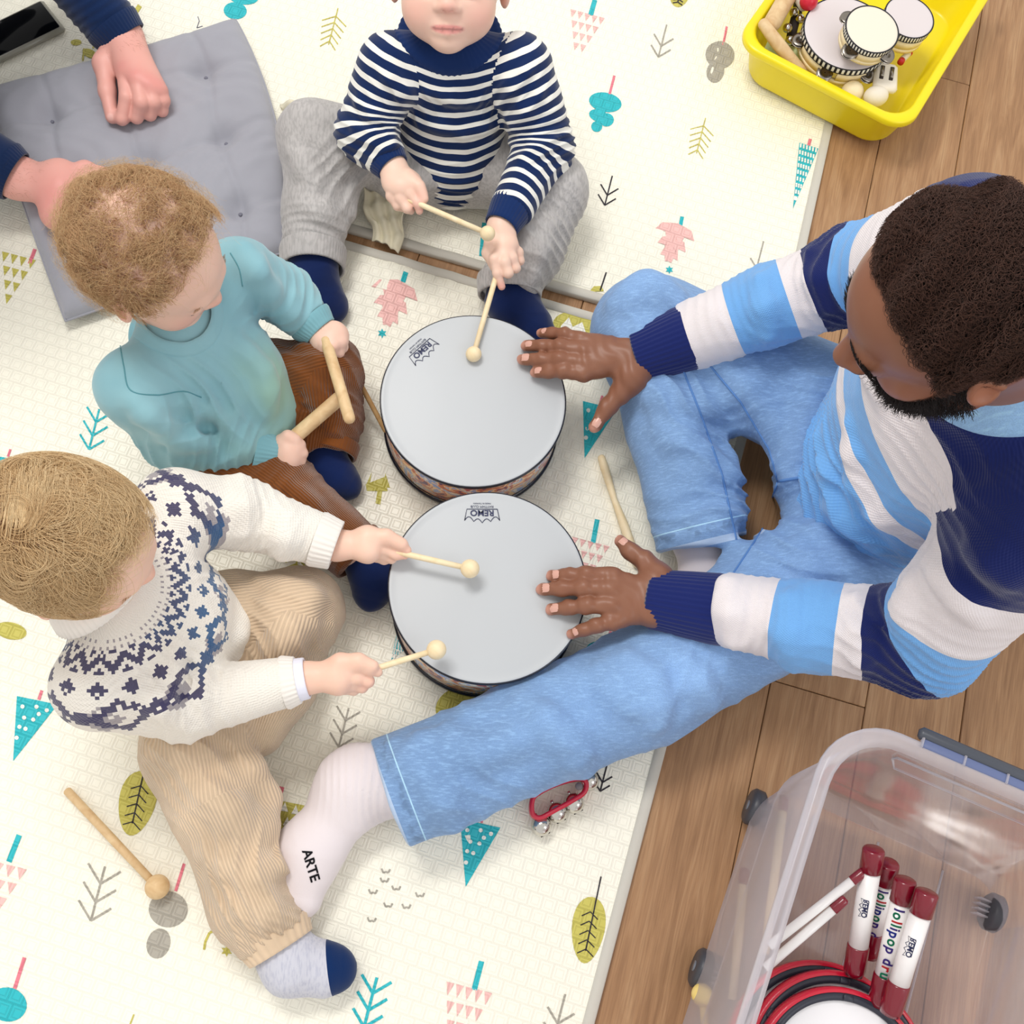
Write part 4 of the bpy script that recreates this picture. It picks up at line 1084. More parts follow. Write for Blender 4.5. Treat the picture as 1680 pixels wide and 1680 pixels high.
class Head:
    """a head at c facing fwd; s = half its breadth. local axes: x to its left, y forward, z up"""
    def __init__(s, c, fwd, up, sc, child=True):
        s.c = np.asarray(c, float); s.s = sc; s.y = _n(fwd); s.x = _n(np.cross(s.y, up))*-1; s.z = np.cross(s.x, s.y)
        if s.z@np.asarray(up) < 0: s.z = -s.z
        s.x = np.cross(s.y, s.z); s.child = child
        s.A = np.array([s.x, s.y, s.z])
        s.cr = np.array((1., 1.2, 1.02)) if child else np.array((.98, 1.22, 1.08)); s.cc = np.array((0, -.12, .30))
    def w(s, x, y, z): return s.c+(s.x*x+s.y*y+s.z*z)*s.s
    def loc(s, p): return ((p-s.c)@s.A.T)/s.s
    def build(s, S, lids=True):
        w = s.w; q = s.s; A = s.A
        S.ell(w(*s.cc), s.cr*q, A, .01)
        if s.child:
            S.ell(w(0, .38, -.30), (.80*q, .70*q, .82*q), A, .30*q)
            for sx in (-1, 1):
                S.ell(w(sx*.42, .62, -.42), (.40*q, .38*q, .42*q), A, .22*q)
                S.cone(w(sx*.12, 1.10, -.25), w(sx*.17, 1.07, -.27), .085*q, .085*q, .04*q)
            S.ell(w(0, .82, -.88), (.26*q, .22*q, .20*q), A, .25*q)
            S.cone(w(0, 1.03, .05), w(0, 1.15, -.20), .09*q, .125*q, .12*q)
            S.cone(w(-.30, .93, .17), w(.30, .93, .17), .17*q, .17*q, .2*q)
            for sx in (-1, 1):
                S.ell(w(sx*.38, 1.06, .02), (.20*q, .14*q, .12*q), A, .12*q, 's')
                S.ell(w(sx*.38, .885+.02*lids, .015), ((.165+.012*lids)*q, (.15+.014*lids)*q, (.15-.02*lids)*q), A, (.03+.03*lids)*q)
            zl = -.585
            S.ell(w(0, .98, -.60), (.26*q, .12*q, .16*q), A, .12*q)
            S.cone(w(-.27, .99, zl-.02), w(0, 1.085, zl+.015), .030*q, .042*q, .05*q); S.cone(w(.27, .99, zl-.02), w(0, 1.085, zl+.015), .030*q, .042*q, .05*q)
            S.cone(w(-.18, 1.0, zl-.10), w(0, 1.065, zl-.115), .035*q, .050*q, .05*q); S.cone(w(.18, 1.0, zl-.10), w(0, 1.065, zl-.115), .035*q, .050*q, .05*q)
            S.cone(w(-.29, 1.04, zl-.055), w(0, 1.135, zl-.05), .012*q, .013*q, .025*q, op='s'); S.cone(w(.29, 1.04, zl-.055), w(0, 1.135, zl-.05), .012*q, .013*q, .025*q, op='s')
            for sx in (-1, 1): S.ell(w(sx*.065, 1.20, -.31), (.035*q, .04*q, .035*q), A, .03*q, 's')
            earz, eary = -.12, -.02
        else:
            S.ell(w(0, .36, -.48), (.74*q, .74*q, 1.0*q), A, .25*q)
            S.ell(w(0, .86, -1.22), (.34*q, .26*q, .24*q), A, .3*q)
            for sx in (-1, 1):
                S.ell(w(sx*.48, .66, -.36), (.30*q, .32*q, .34*q), A, .2*q)
                S.cone(w(sx*.62, .15, -.95), w(sx*.25, .80, -1.2), .22*q, .22*q, .25*q)
                S.ell(w(sx*.17, 1.18, -.42), (.12*q, .15*q, .10*q), A, .07*q)
                S.ell(w(sx*.37, 1.10, .0), (.2*q, .15*q, .13*q), A, .12*q, 's')
                S.ell(w(sx*.37, .94, .0), (.18*q, .17*q, .14*q), A, .06*q)
            S.cone(w(-.42, .93, .2), w(.42, .93, .2), .18*q, .18*q, .15*q)
            S.cone(w(0, 1.05, .08), w(0, 1.34, -.36), .10*q, .16*q, .12*q)
            zl = -.74
            S.ell(w(0, 1.0, -.76), (.32*q, .16*q, .24*q), A, .15*q)
            S.cone(w(-.28, 1.04, zl), w(0, 1.17, zl+.03), .05*q, .08*q, .05*q); S.cone(w(.28, 1.04, zl), w(0, 1.17, zl+.03), .05*q, .08*q, .05*q)
            S.cone(w(-.24, 1.04, zl-.13), w(0, 1.16, zl-.16), .06*q, .10*q, .05*q); S.cone(w(.24, 1.04, zl-.13), w(0, 1.16, zl-.16), .06*q, .10*q, .05*q)
            earz, eary = -.12, -.12
        for sx in (-1, 1):
            e = w(sx*1.02, eary, earz); ax = np.array([_n(s.x*sx-s.y*.45), _n(s.y+s.x*sx*.45), s.z])
            S.ell(e, (.075*q, .21*q, .33*q), ax, .06*q)
            S.ell(e+ax[0]*.06*q+ax[1]*.03*q+s.z*.04*q, (.06*q, .12*q, .19*q), ax, .03*q, 's')
            S.cone(e+ax[0]*.05*q+s.z*.24*q-ax[1]*.06*q, e+ax[0]*.06*q-s.z*.05*q-ax[1]*.17*q, .045*q, .045*q, .04*q)
        return S
    def tint(s, p, c, lip, blush, brow=None):
        l = s.loc(p); q = s.child
        zl = -.615 if q else -.80
        fr = (l[:, 1] > .8) & (l[:, 1] < 1.5)
        lw = (.27 if q else .29); lh = (.075 if q else .15)
        m = fr*np.clip(1.35-np.sqrt((l[:, 0]/lw)**2+((l[:, 2]-zl)/lh)**2)*1.1, 0, 1)
        m = np.clip(m*2.0, 0, .62 if q else .9)
        for sx in (-1, 1):
            d = np.sqrt((l[:, 0]-sx*.52)**2+(l[:, 1]-.85)**2+(l[:, 2]+.38)**2); b = np.exp(-(d/.3)**2)*.38; c = c*(1-b[:, None])+blush*b[:, None]
            d = np.sqrt((l[:, 0]-sx*1.08)**2+(l[:, 1]+.05)**2+(l[:, 2]+.15)**2); b = np.exp(-(d/.25)**2)*.55; c = c*(1-b[:, None])+blush*b[:, None]
        d = np.sqrt(l[:, 0]**2+(l[:, 1]-1.2)**2+(l[:, 2]+.25)**2); b = np.exp(-(d/.16)**2)*.5; c = c*(1-b[:, None])+blush*b[:, None]
        c = c*(1-m[:, None])+lip*m[:, None]
        dk = ((fr) & (np.abs(l[:, 2]-(zl+.0)) < .02) & (np.abs(l[:, 0]) < lw))
        c[dk] *= .7
        return c
    def eyes(s, parent, S=None, lids=True):
        if lids and S is not None:
            dk = simple('lash_brown', rgb(96, 66, 50) if s.child else rgb(18, 12, 12), .6)
            for sx in (-1, 1):
                q = np.array([s.w(sx*.38+.17*math.cos(t), 1.25, -.04-.045*math.sin(t)) for t in np.linspace(0, math.pi, 12)])
                for _ in range(25): q = q-s.y*np.clip(S.eval(q), -.01, .01)[:, None]*.8
                mesh('eyelashes', *tube(q, .0045*s.s/.075*.075*2, 5), dk, parent)
            return
        dk = simple('eye_white', rgb(236, 232, 228), .15); ir = simple('iris', rgb(60, 44, 36), .1)
        for sx in (-1, 1):
            c = s.w(sx*.38, .895 if s.child else .94, .015)
            e = mesh('eye', *ball(c, .150*s.s, 18, 10, s.y), dk, parent)
            mesh('iris', *ball(c+s.y*.068*s.s-s.z*.02*s.s, .100*s.s, 14, 8, s.y, sz=.9), ir, e)
            # closed / lowered lashes
            pts = [s.w(sx*(.38+.18*math.cos(t)), 1.0+.045*math.sin(t), -.01-.04*math.sin(t)) for t in np.linspace(0, math.pi, 7)]
            mesh('eyelashes', *tube(pts, .010*s.s, 5), ir, e)
    def scalp(s, n, mask, seed=0):
        """random roots (local unit coords on the cranium) kept where mask(x,y,z) holds"""
        r = np.random.default_rng(seed); v = r.normal(size=(n*3, 3)); v /= np.linalg.norm(v, axis=1)[:, None]
        l = s.cc+v*s.cr; k = mask(l[:, 0], l[:, 1], l[:, 2]); return v[k][:n]
    def world(s, l): return s.c+(l@s.A)*s.s
# ------------------------------------------------------------------ people
def Q(*l): return [P(*q) for q in l]
def cuff(parent, a, b, ra, rb, mat, name='cuff', ribs=44, amp=.0006, thick=.003, lip=None):
    """ribbed hollow band from a to b (b is the open end)"""
    a = np.asarray(a, float); b = np.asarray(b, float); d = _n(b-a); L = np.linalg.norm(b-a); _, u, v = frame(d); seg = ribs*4
    prof = [(0, ra), (.15, ra+(rb-ra)*.15+.001), (.5, (ra+rb)/2+.0005), (.85, rb+.0005), (.97, rb), (1., rb-.0012), (.985, rb-thick), (.6, rb-thick-.001)]
    V = []; Fc = []
    for t, r in prof:
        for k in range(seg):
            th = 2*math.pi*k/seg; rr = r+amp*math.cos(ribs*th)*(1 if t > .05 else 0)
            V.append(a+d*L*t+rr*(math.cos(th)*u+math.sin(th)*v))
    for i in range(len(prof)-1):
        for k in range(seg):
            l = (k+1) % seg; Fc.append([i*seg+k, i*seg+l, (i+1)*seg+l, (i+1)*seg+k])
    return mesh(name, V, Fc, mat, parent)
def finger(S, pts, rad, k=.003): S.chain(pts, rad, k)
def skin_col(base, blush, nails=(), nailc=None, spots=(), heads=(), lip=None):
    base = np.array(lin(base)); blush = np.array(lin(blush)); 
    def f(p):
        c = np.tile(base, (len(p), 1))
        for q, r, wgt in spots:
            b = np.exp(-(((p-q)**2).sum(1))/(r*r))*wgt; c = c*(1-b[:, None])+blush*b[:, None]
        for h in heads: c = h.tint(p, c, np.array(lin(lip)), blush)
        if nails:
            nc = np.array(lin(nailc))
            for q, r in nails:
                d = np.sqrt(((p-q)**2).sum(1)); b = np.clip((r-d)/(.35*r), 0, 1); c = c*(1-b[:, None])+nc*b[:, None]
        return c
    return f
def nail(parent, tip, d, up, w, l, mat):
    """a small curved nail plate"""
    d = _n(d); up = _n(np.asarray(up)-d*(np.asarray(up)@d)); sd = np.cross(d, up); V = []; Fc = []
    for j in range(5):
        for i in range(5):
            x = (i/4-.5)*2; y = (j/4-.5)*2; rr = w*(.92 if abs(y) < .9 else .68)
            V.append(tip+sd*x*rr+d*y*l-up*(.35*w*x*x+.15*l*y*y*(1 if y > 0 else .3)))
    for j in range(4):
        for i in range(4): a = j*5+i; Fc.append([a, a+1, a+6, a+5])
    return mesh('nail', V, Fc, mat, parent)
def limb_folds(*a, **k): return folds(*a, **k)
# ================= the man with the striped jumper =================
def man():
    root = empty('person', tuple(P(1440, 810, .0)), 'bearded man in blue, white and navy striped jumper and jeans, hands on the drums', 'person')
    hd = Head(P(1568, 506, .745), (-.80, -.02, -.60), (-.60, 0, .80), .0768, False)
    # skeleton
    pel = P(1450, 800, .13); chest = P(1585, 640, .42); neck = P(1640, 560, .60)
    shR = P(1594, 400, .51); elR = P(1400, 452, .31); wrR = P(1052, 583, .165)
    shL = P(1690, 860, .50); elL = P(1512, 1052, .27); wrL = P(1085, 985, .150)
    hipR = P(1400, 690, .115); knR = P(1066, 545, .130); anR = P(1148, 900, .055)
    hipL = P(1425, 900, .105); knL = P(1055, 1127, .085); anL = P(650, 1300, .070)
    dist = lambda a, b: round(float(np.linalg.norm(a-b)), 3)
    print('MAN forearm R', dist(elR, wrR), 'L', dist(elL, wrL), 'upper R', dist(shR, elR), 'L', dist(shL, elL), 'thigh', dist(hipR, knR), dist(hipL, knL), 'shin', dist(knR, anR), dist(knL, anL), 'shoulders', dist(shR, shL), 'spine', dist(pel, neck))
    S = Shape(); hd.build(S)
    S.cone(neck, hd.w(0, -.25, -.6), .058, .058, .02)
    S.cone(pel, chest, .11, .12, .04); S.cone(chest, neck, .12, .06, .05); S.cone(shR, shL, .045, .045, .04)
    S.cone(shR, elR, .045, .038, .02); S.cone(shL, elL, .045, .038, .02)
    S.cone(hipR, knR, .07, .055, .03); S.cone(knR, anR*.75+knR*.25, .05, .034, .02); S.cone(hipL, knL, .07, .055, .03); S.cone(knL, P(720, 1275, .07), .045, .034, .02)
    B = Shape(); B.p = S.p; B.lo = S.lo; B.hi = S.hi
    Vb, Qb = B.mesh(.0032)
    # hands, finer
    H = Shape(); nails = []; z = DH+.007
    H.cone(elR, wrR, .040, .034, .01, ((0, 0, 1), .75)); H.cone(elL, wrL, .040, .034, .01, ((0, 0, 1), .75))
    # left hand, palm down on the near drum
    mcp = Q((1003, 945, z+.022), (1004, 967, z+.025), (1004, 993, z+.023), (1006, 1020, z+.018))
    for m_ in mcp: H.cone(wrL, m_, .022, .0118, .012)
    H.cone(P(1075, 960, z+.020), P(1070, 1005, z+.018), .019, .018, .015)
    tips = ((905, 945), (889, 967), (904, 1000), (938, 1040)); rr = (.0100, .0103, .0098, .0086)
    fn = []
    for m_, t, r in zip(mcp, tips, rr):
        e = P(*t, z+.001); p1 = m_+(e-m_)*.42+np.array((0, 0, .007)); p2 = m_+(e-m_)*.72+np.array((0, 0, .004))
        finger(H, [m_, p1, p2, e], [r*1.22, r*1.08, r*.97, r*.82], .006); H.ell(p1+np.array((0, 0, .001)), (r*1.14,)*3, None, .004)
        nails.append((e, e-p2, r))
    t0, t1, t2, t3 = Q((1078, 945, z+.018), (1058, 920, z+.016), (1035, 905, z+.012), (1018, 888, z+.009))
    finger(H, [wrL, t0], [.02, .018], .02); finger(H, [t0, t1, t2, t3], [.017, .0125, .0108, .0088], .010); nails.append((t3, t3-t2, .0095))
    # right hand, over the far drum
    mcp = Q((953, 557, z+.030), (960, 576, z+.033), (962, 596, z+.030), (957, 613, z+.026))
    for m_ in mcp: H.cone(wrR, m_, .023, .0118, .012)
    H.cone(P(1040, 560, z+.03), P(1040, 615, z+.028), .020, .020, .015)
    tips = ((888, 546), (863, 567), (857, 590), (878, 611)); rr = (.0086, .0097, .0102, .0098)
    for m_, t, r in zip(mcp, tips, rr):
        e = P(*t, z+.004); p1 = m_+(e-m_)*.42+np.array((0, 0, .007)); p2 = m_+(e-m_)*.72+np.array((0, 0, .004))
        finger(H, [m_, p1, p2, e], [r*1.22, r*1.08, r*.97, r*.82], .005); H.ell(p1+np.array((0, 0, .001)), (r*1.14,)*3, None, .004)
        nails.append((e, e-p2, r))
    t0, t1, t2, t3 = Q((1036, 622, z+.022), (1018, 645, z+.012), (997, 668, z+.002), (976, 700, z-.008))
    finger(H, [wrR, t0], [.021, .018], .02); finger(H, [t0, t1, t2, t3], [.019, .0138, .0115, .0092], .012); nails.append((t3, t3-t2, .0098))
    r_ = np.random.default_rng(3)
    def hp(p, d):
        return d-.0004*np.sin(p@np.array((310., 190., 120.))+2*np.sin(p@np.array((70, -90, 40.))))
    H.post = hp
    Vh, Qh = H.mesh(.0018)
    fcol = skin_col((140, 94, 72), (182, 122, 98), [(t+_n(d)*r*.3, r*1.05) for t, d, r in nails], (205, 150, 132), heads=[hd], lip=(140, 80, 72))
    def col(p):
        c = fcol(p); l = hd.loc(p)
        # beard area darkens the skin under the hair
        m = (np.linalg.norm(l, axis=1) < 2.2) & (l[:, 2] < -.42-.25*np.clip(.9-l[:, 1], 0, 1)*0) & (l[:, 1] > .1) & (l[:, 1] < 1.6) & (np.abs(l[:, 0]) < 1.) & ~((np.abs(l[:, 0]) < .3) & (l[:, 2] > -.95) & (l[:, 2] < -.62))
        c[m] *= .35
        sc = ((((l-hd.cc)/hd.cr)**2).sum(1) > .8) & (hairline(l[:, 0], l[:, 1], l[:, 2])) & (np.linalg.norm(l, axis=1) < 1.8) & (np.abs(l[:, 0]) < 1.0); c[sc] = lin((30, 20, 18))
        return c
    def hairline(x, y, z_): return (y < .56-.30*np.abs(x)**1.5+.03*np.sin(7*x)) & (z_ > np.where(y > .12, -.25+2.6*(y-.12), -.62))
    body = mesh('body', np.vstack([Vb, Vh]), np.vstack([Qb, Qh+len(Vb)]), SKIN_DARK, root)
    c = col(np.vstack([Vb, Vh])); body.data.attributes.new('col', 'FLOAT_COLOR', 'POINT').data.foreach_set('color', np.hstack([c, np.ones((len(c), 1))]).astype(np.float32).ravel())
    nm = simple('nail_brown', rgb(216, 166, 150), .25, spec=.5)
    for t, d, r in nails:
        up = np.array((0, 0, 1.)); dd = _n(d); q = t-dd*r*.22+up*r*2.5; q0 = q.copy(); e0 = t-dd*r*1.0+up*r*2.5
        for _ in range(40): q = q-up*float(np.clip(H.eval(q[None])[0], -.003, .003))*.8; e0 = e0-up*float(np.clip(H.eval(e0[None])[0], -.003, .003))*.8
        nail(root, q+up*.0008, q-e0, up, r*.66, r*.72, nm)
    hd.eyes(root, B)
    # short curly hair
    v = hd.scalp(17000, lambda x, y, z_: hairline(x, y, z_), 5); l = hd.cc+v*hd.cr
    n = len(v); K = 9; r = np.random.default_rng(9)
    nrm = v/hd.cr; nrm /= np.linalg.norm(nrm, axis=1)[:, None]
    cl = hd.voff = None
    ph = r.random(n)*6.28; a1 = np.cross(nrm, r.normal(size=(n, 3))); a1 /= np.linalg.norm(a1, axis=1)[:, None]; a2 = np.cross(nrm, a1)
    st = np.zeros((n, K, 3)); edge = np.clip((.60-l[:, 1])*4, .3, 1)*np.clip((l[:, 2]+.1)*2+.4, .35, 1)
    for i in range(K):
        t = i/(K-1); hgt = (.02+.17*t)*edge*(.75+.4*r.random(n)*0+.3*np.sin(l@np.array((9., 7., 8.))))
        rad = .055*t**.5; th = ph+t*9.
        st[:, i] = l+nrm*hgt[:, None]+(a1*np.cos(th)[:, None]+a2*np.sin(th)[:, None])*rad
    hair_obj(root, 'hair', hd.world(st.reshape(-1, 3)).reshape(n, K, 3), .00038, rgb(30, 20, 18), rgb(84, 54, 42), .6)
    # beard: along jaw, chin and lip
    def jaw(n, seed):
        r = np.random.default_rng(seed); out = []
        idx = np.nonzero((np.abs(hd.loc(Vb)) < 2).all(1))[0]; L = hd.loc(Vb[idx])
        m = (L[:, 1] > .05) & (L[:, 1] < 1.5) & (L[:, 2] < -.40-.2*(1-np.clip(np.abs(L[:, 0]), 0, 1))) & (L[:, 2] > -1.55) & ~((np.abs(L[:, 0]) < .26) & (L[:, 2] > -.98) & (L[:, 2] < -.66) & (L[:, 1] > .9)) & (L[:, 1] > .3-.9*(L[:, 2]+1.))
        m |= (L[:, 1] > .14) & (L[:, 1] < .32) & (L[:, 2] < .3) & (L[:, 2] > -1) & (np.abs(L[:, 0]) > .72)
        m &= ~((np.abs(L[:, 0]) > .85) & (L[:, 1] < .14))
        idx = idx[m]; return Vb[r.choice(idx, n)]
    rt = jaw(7000, 4); n = len(rt); e = .002
    g_ = np.stack([B.eval(rt+np.eye(3)[i]*e)-B.eval(rt-np.eye(3)[i]*e) for i in range(3)], 1); g_ /= np.linalg.norm(g_, axis=1)[:, None]
    r = np.random.default_rng(8); rt = rt+r.normal(size=rt.shape)*.0012; dirn = g_*.7-hd.z*.6+hd.y*.1+r.normal(size=rt.shape)*.35
    K = 5; st = np.zeros((n, K, 3))
    for i in range(K): t = i/(K-1); st[:, i] = rt+dirn*.0075*t+r.normal(size=rt.shape)*.0009*t
    hair_obj(root, 'beard', st, .00032, rgb(26, 18, 18), None, .6)
    # brows
    v = []
    for sx in (-1, 1):
        for k in range(260):
            u = r.random(); q = hd.w(sx*(.14+.5*u), 1.115-.16*u*u+.0, .235+.10*u*(1-u)*2+.03*r.normal()); v.append([q, q+hd.x*sx*.10*hd.s+hd.z*.03*hd.s*r.normal()+hd.y*.01*hd.s])
    hair_obj(root, 'eyebrows', np.array(v), .0003, rgb(20, 14, 14))
    # ---- jumper
    WHITE = rgb(238, 230, 232); BLUE = rgb(118, 176, 236); NAVY = rgb(16, 30, 92)
    jm = M('striped_knit', rough=.85, spec=.15, sheen=.35); a = jm.attr('band'); cs = N(jm.t, jm.coord())
    # sleeve bands sit at 10+t, body bands at t
    sl = a-10.
    arm = band_ramp(jm, sl, [(-.05, WHITE), (.072, BLUE), (.152, WHITE), (.190, NAVY), (.258, BLUE), (.325, WHITE), (.44, NAVY)])
    tor = band_ramp(jm, a, [(-.2, BLUE), (.178, WHITE), (.206, BLUE), (.252, WHITE), (.350, NAVY), (.60, NAVY)])
    jm.col(jm.mix(a.gt(5.), tor, arm))
    v1 = jm.attr('rib'); w1 = jm.attr('run')
    jm.bump(((v1*3000.).sin()*(w1*1500.).sin()), .35, .0012); jm.bump(jm.noise(500, 2), .25, .0006)
    J = Shape()
    fw = _n(np.cross(shL-shR, (0, 0, 1.))); 
    if fw[0] > 0: fw = -fw
    J.cone(pel+fw*.015+np.array((0, 0, .02)), chest, .145, .150, .05, (fw, .85), 0)
    J.cone(chest, neck-np.array((0, 0, .045)), .150, .085, .06, (fw, .82))
    J.cone(shR, shL, .070, .070, .06)
    eR, eL = wrR+(elR-wrR)*.22, wrL+(elL-wrL)*.24
    mR = elR*.5+eR*.5; mL = elL*.5+eL*.5
    J.cone(shR, elR, .078, .066, .03); J.cone(elR, mR, .064, .056, .02); J.cone(mR, eR, .056, .050, .02, cut=1)
    J.cone(shL, elL, .080, .068, .03); J.cone(elL, mL, .066, .057, .02); J.cone(mL, eL, .057, .050, .02, cut=1)
    for q in (((1392, 700), (1405, 790), (1490, 905)), ((1350, 720), (1370, 830), (1440, 900)), ((1520, 925), (1570, 965), (1610, 1015)), ((1490, 960), (1480, 1030)), ((1600, 900), (1650, 940)), ((1245, 460), (1262, 550)), ((1330, 420), (1350, 500)), ((1400, 990), (1410, 1080)), ((1190, 960), (1200, 1050)), ((1290, 985), (1296, 1090)), ((1420, 560), (1450, 640))): ridge(J, q, .010, .028)
    J.post = folds(.0050, 20., 21, 4, rings=[(elR, elR-shR, .10, .007, .035), (elL, elL-shL, .10, .007, .035), (eR+(elR-eR)*.3, elR-eR, .07, .0035, .028), (eL+(elL-eL)*.3, elL-eL, .07, .0035, .028), (pel+fw*.12+np.array((0, 0, .06)), (0, 0, 1), .14, .008, .05), (shL*.7+chest*.3, elL-shL, .11, .006, .05), (shR*.7+chest*.3, elR-shR, .11, .006, .05)])
    ch = [([eR, elR, shR], .058), ([eL, elL, shL], .060), ([pel, chest, neck], .145)]
    hem0 = pel+np.array((0, 0, .0)); axs = _n(_n(neck-pel)*.8+np.array((.55, .0, -.05)))
    hemp = P(1352, 770, .10)
    def fj(p, fc):
        ci, T, A_, DR = polyline_coord(p, fc, ch)
        band = np.where(ci < 2, 10.+np.clip(T, -.04, 2), (p-hemp)@axs); band[ci == 2] = np.clip(band[ci == 2], -.19, 1.)
        return {'band': band, 'rib': A_*.05, 'run': T}
    jo, JV, JQ = body_mesh('jumper', J, .0038, jm.m, root, flt=fj)
    nv = M('navy_rib', rgb(16, 32, 98), .85, .2, sheen=.3); nv.bump(nv.noise(600, 2), .2, .0005)
    cuff(jo, wrR+(elR-wrR)*.25, wrR+(elR-wrR)*-.01, .048, .041, nv.m, ribs=40, amp=.0007); cuff(jo, wrL+(elL-wrL)*.27, wrL+(elL-wrL)*-.04, .048, .041, nv.m, ribs=40, amp=.0007)
    # denim collar round the neck
    dn = denim('denim_collar', (150, 190, 232))
    mesh('denim_collar', *collar_on(J, neck-np.array((0, 0, .03))-fw*.022, np.array((0, 0, 1.))+fw*.30, (.056, .060, .067, .080, .094, .097, .096), (.026, .030, .026, .012, .006, .004, -.003), fwd=fw), dn, root)
    # ---- jeans
    D = Shape(); up = np.array((0, 0, 1.))
    D.cone(pel-np.array((0, 0, .03)), (hipR+hipL)/2, .125, .10, .05, (up, .8))
    cR = P(1152, 893, .060); cL = P(636, 1302, .080)
    kM = P(1108, 700, .09); D.cone(hipR, knR, .100, .086, .05, (up, .95)); D.cone(knR, kM, .086, .072, .03, (up, .85)); D.cone(kM, cR, .072, .068, .02, (up, .7), 1)
    D.cone(hipL, knL, .104, .077, .04, (up, .92)); D.cone(knL, cL, .077, .077, .03, (up, .9), 1)
    D.cone(P(1335, 795, .10), pel, .06, .09, .04)
    for q in (((1030, 1085), (1072, 1125), (1075, 1185)), ((985, 1105), (1035, 1160)), ((1120, 1085), (1165, 1150)), ((650, 1225), (705, 1275), (745, 1350)), ((700, 1215), (790, 1235), (900, 1190)), ((860, 1150), (930, 1215), (960, 1265)), ((1350, 880), (1400, 960), (1440, 990)), ((1310, 900), (1350, 990)), ((1240, 1000), (1280, 1080)), ((1050, 640), (1120, 665), (1190, 660)), ((1120, 765), (1190, 775), (1222, 815)), ((1150, 860), (1215, 835)), ((1090, 700), (1150, 740)), ((1010, 500), (1060, 470), (1110, 490)), ((1180, 590), (1270, 690), (1290, 770)), ((1330, 640), (1320, 720), (1300, 775))): ridge(D, q, .012, .034)
    D.post = folds(.0050, 15., 77, 4, rings=[(P(1120, 620, .15), (.6, .8, 0), .09, .008, .075), (P(1180, 800, .1), (.3, .9, 0), .08, .008, .06), (P(1340, 700, .15), (.2, 1., .3), .12, .006, .085), (knL+np.array((.04, .03, 0)), (1, -.3, 0), .10, .006, .085), (P(800, 1240, .1), (.5, .8, 0), .14, .004, .10), (P(1290, 930, .12), (.3, 1., .2), .13, .007, .075)])
    chj = [([hipR, knR, cR], .08), ([hipL, knL, cL], .08)]
    def fd(p, fc):
        ci, T, A_, DR = polyline_coord(p, fc, chj); L = np.where(ci == 0, np.linalg.norm(knR-hipR)+np.linalg.norm(cR-knR), np.linalg.norm(knL-hipL)+np.linalg.norm(cL-knL))
        return {'rib': A_, 'run': T, 'hem': L-T}
    dm = denim('light_denim', (138, 174, 222), seams=True)
    body_mesh('jeans', D, .0040, dm, root, flt=fd)
    st = simple('seam_thread', rgb(92, 136, 196), .8)
    def seam(pts, lift=.0, r=.0016, nm='seam'):
        q = []
        for i in range(len(pts)-1):
            for t in np.linspace(0, 1, 14)[(0 if i == 0 else 1):]: q.append(pts[i]+(pts[i+1]-pts[i])*t)
        q = np.array(q); cp = np.array((0, 0, CAMH)); dr = (cp-q)/np.linalg.norm(cp-q, axis=1)[:, None]
        q = q+dr*.12
        for _ in range(40):
            d = D.eval(q); q = q-dr*np.clip(d, -.02, .02)[:, None]*.8
        mesh(nm, *tube(q+dr*.0004, r, 6), st, root)
    seam(Q((1118, 600, .1), (1150, 680, .1), (1185, 780, .1), (1208, 885, .05)))
    seam(Q((1165, 600, .1), (1215, 660, .1), (1262, 738, .1), (1276, 790, .1), (1250, 870, .1), (1200, 945, .1)))
    seam(Q((1276, 790, .1), (1345, 778, .1)), r=.0022)
    # socks
    sk = M('white_sock', rgb(232, 222, 224), .85, .15, sheen=.2); sk.bump(sk.noise(500, 2), .25, .0006)
    K_ = Shape(); 
    heel = P(575, 1290, .050); ball_ = P(505, 1400, .048); toe = P(490, 1468, .044)
    K_.cone(P(720, 1275, .075), P(590, 1283, .060), .052, .047, .02); K_.ell(heel, (.044, .044, .044), None, .025)
    K_.cone(P(590, 1290, .055), ball_, .043, .040, .03, ((0, 0, 1), .85)); K_.cone(ball_, toe, .044, .033, .02, ((0, 0, 1), .85)); K_.cone(P(484, 1440, .05), P(480, 1482, .045), .019, .015, .015)
    K_.post = folds(.0012, 45., 5, 3, rings=[(P(600, 1285, .08), (1, 0, 0), .05, .0025, .022)])
    so, _, _ = body_mesh('sock', K_, .0028, sk.m, root)
    wr_ = P(503, 1405, .086); A0 = P(507, 1395, .08); A1 = P(520, 1440, .08)
    def shrink(V):
        q = A0+V[:, :1]*_n(A1-A0)+V[:, 1:2]*_n(np.cross((0, 0, 1.), A1-A0))+np.array((0, 0, .03)); cp = np.array((0, 0, CAMH)); dr = (cp-q)/np.linalg.norm(cp-q, axis=1)[:, None]
        for _ in range(30): q = q-dr*np.clip(K_.eval(q)-.0008, -.02, .02)[:, None]*.8
        return q
    text_mesh('ARTE', .017, (0, 0, 0), (1, 0, 0), (0, 1, 0), simple('sock_print', rgb(24, 22, 30), .7), so, bold=.0004, bend=shrink, align='LEFT')
    K2 = Shape(); K2.cone(P(1148, 870, .055), P(1168, 945, .038), .050, .038, .02, ((0, 0, 1), .8)); K2.cone(P(1168, 940, .035), P(1120, 985, .03), .036, .028, .02, ((0, 0, 1), .8))
    body_mesh('sock', K2, .0028, sk.m, root)
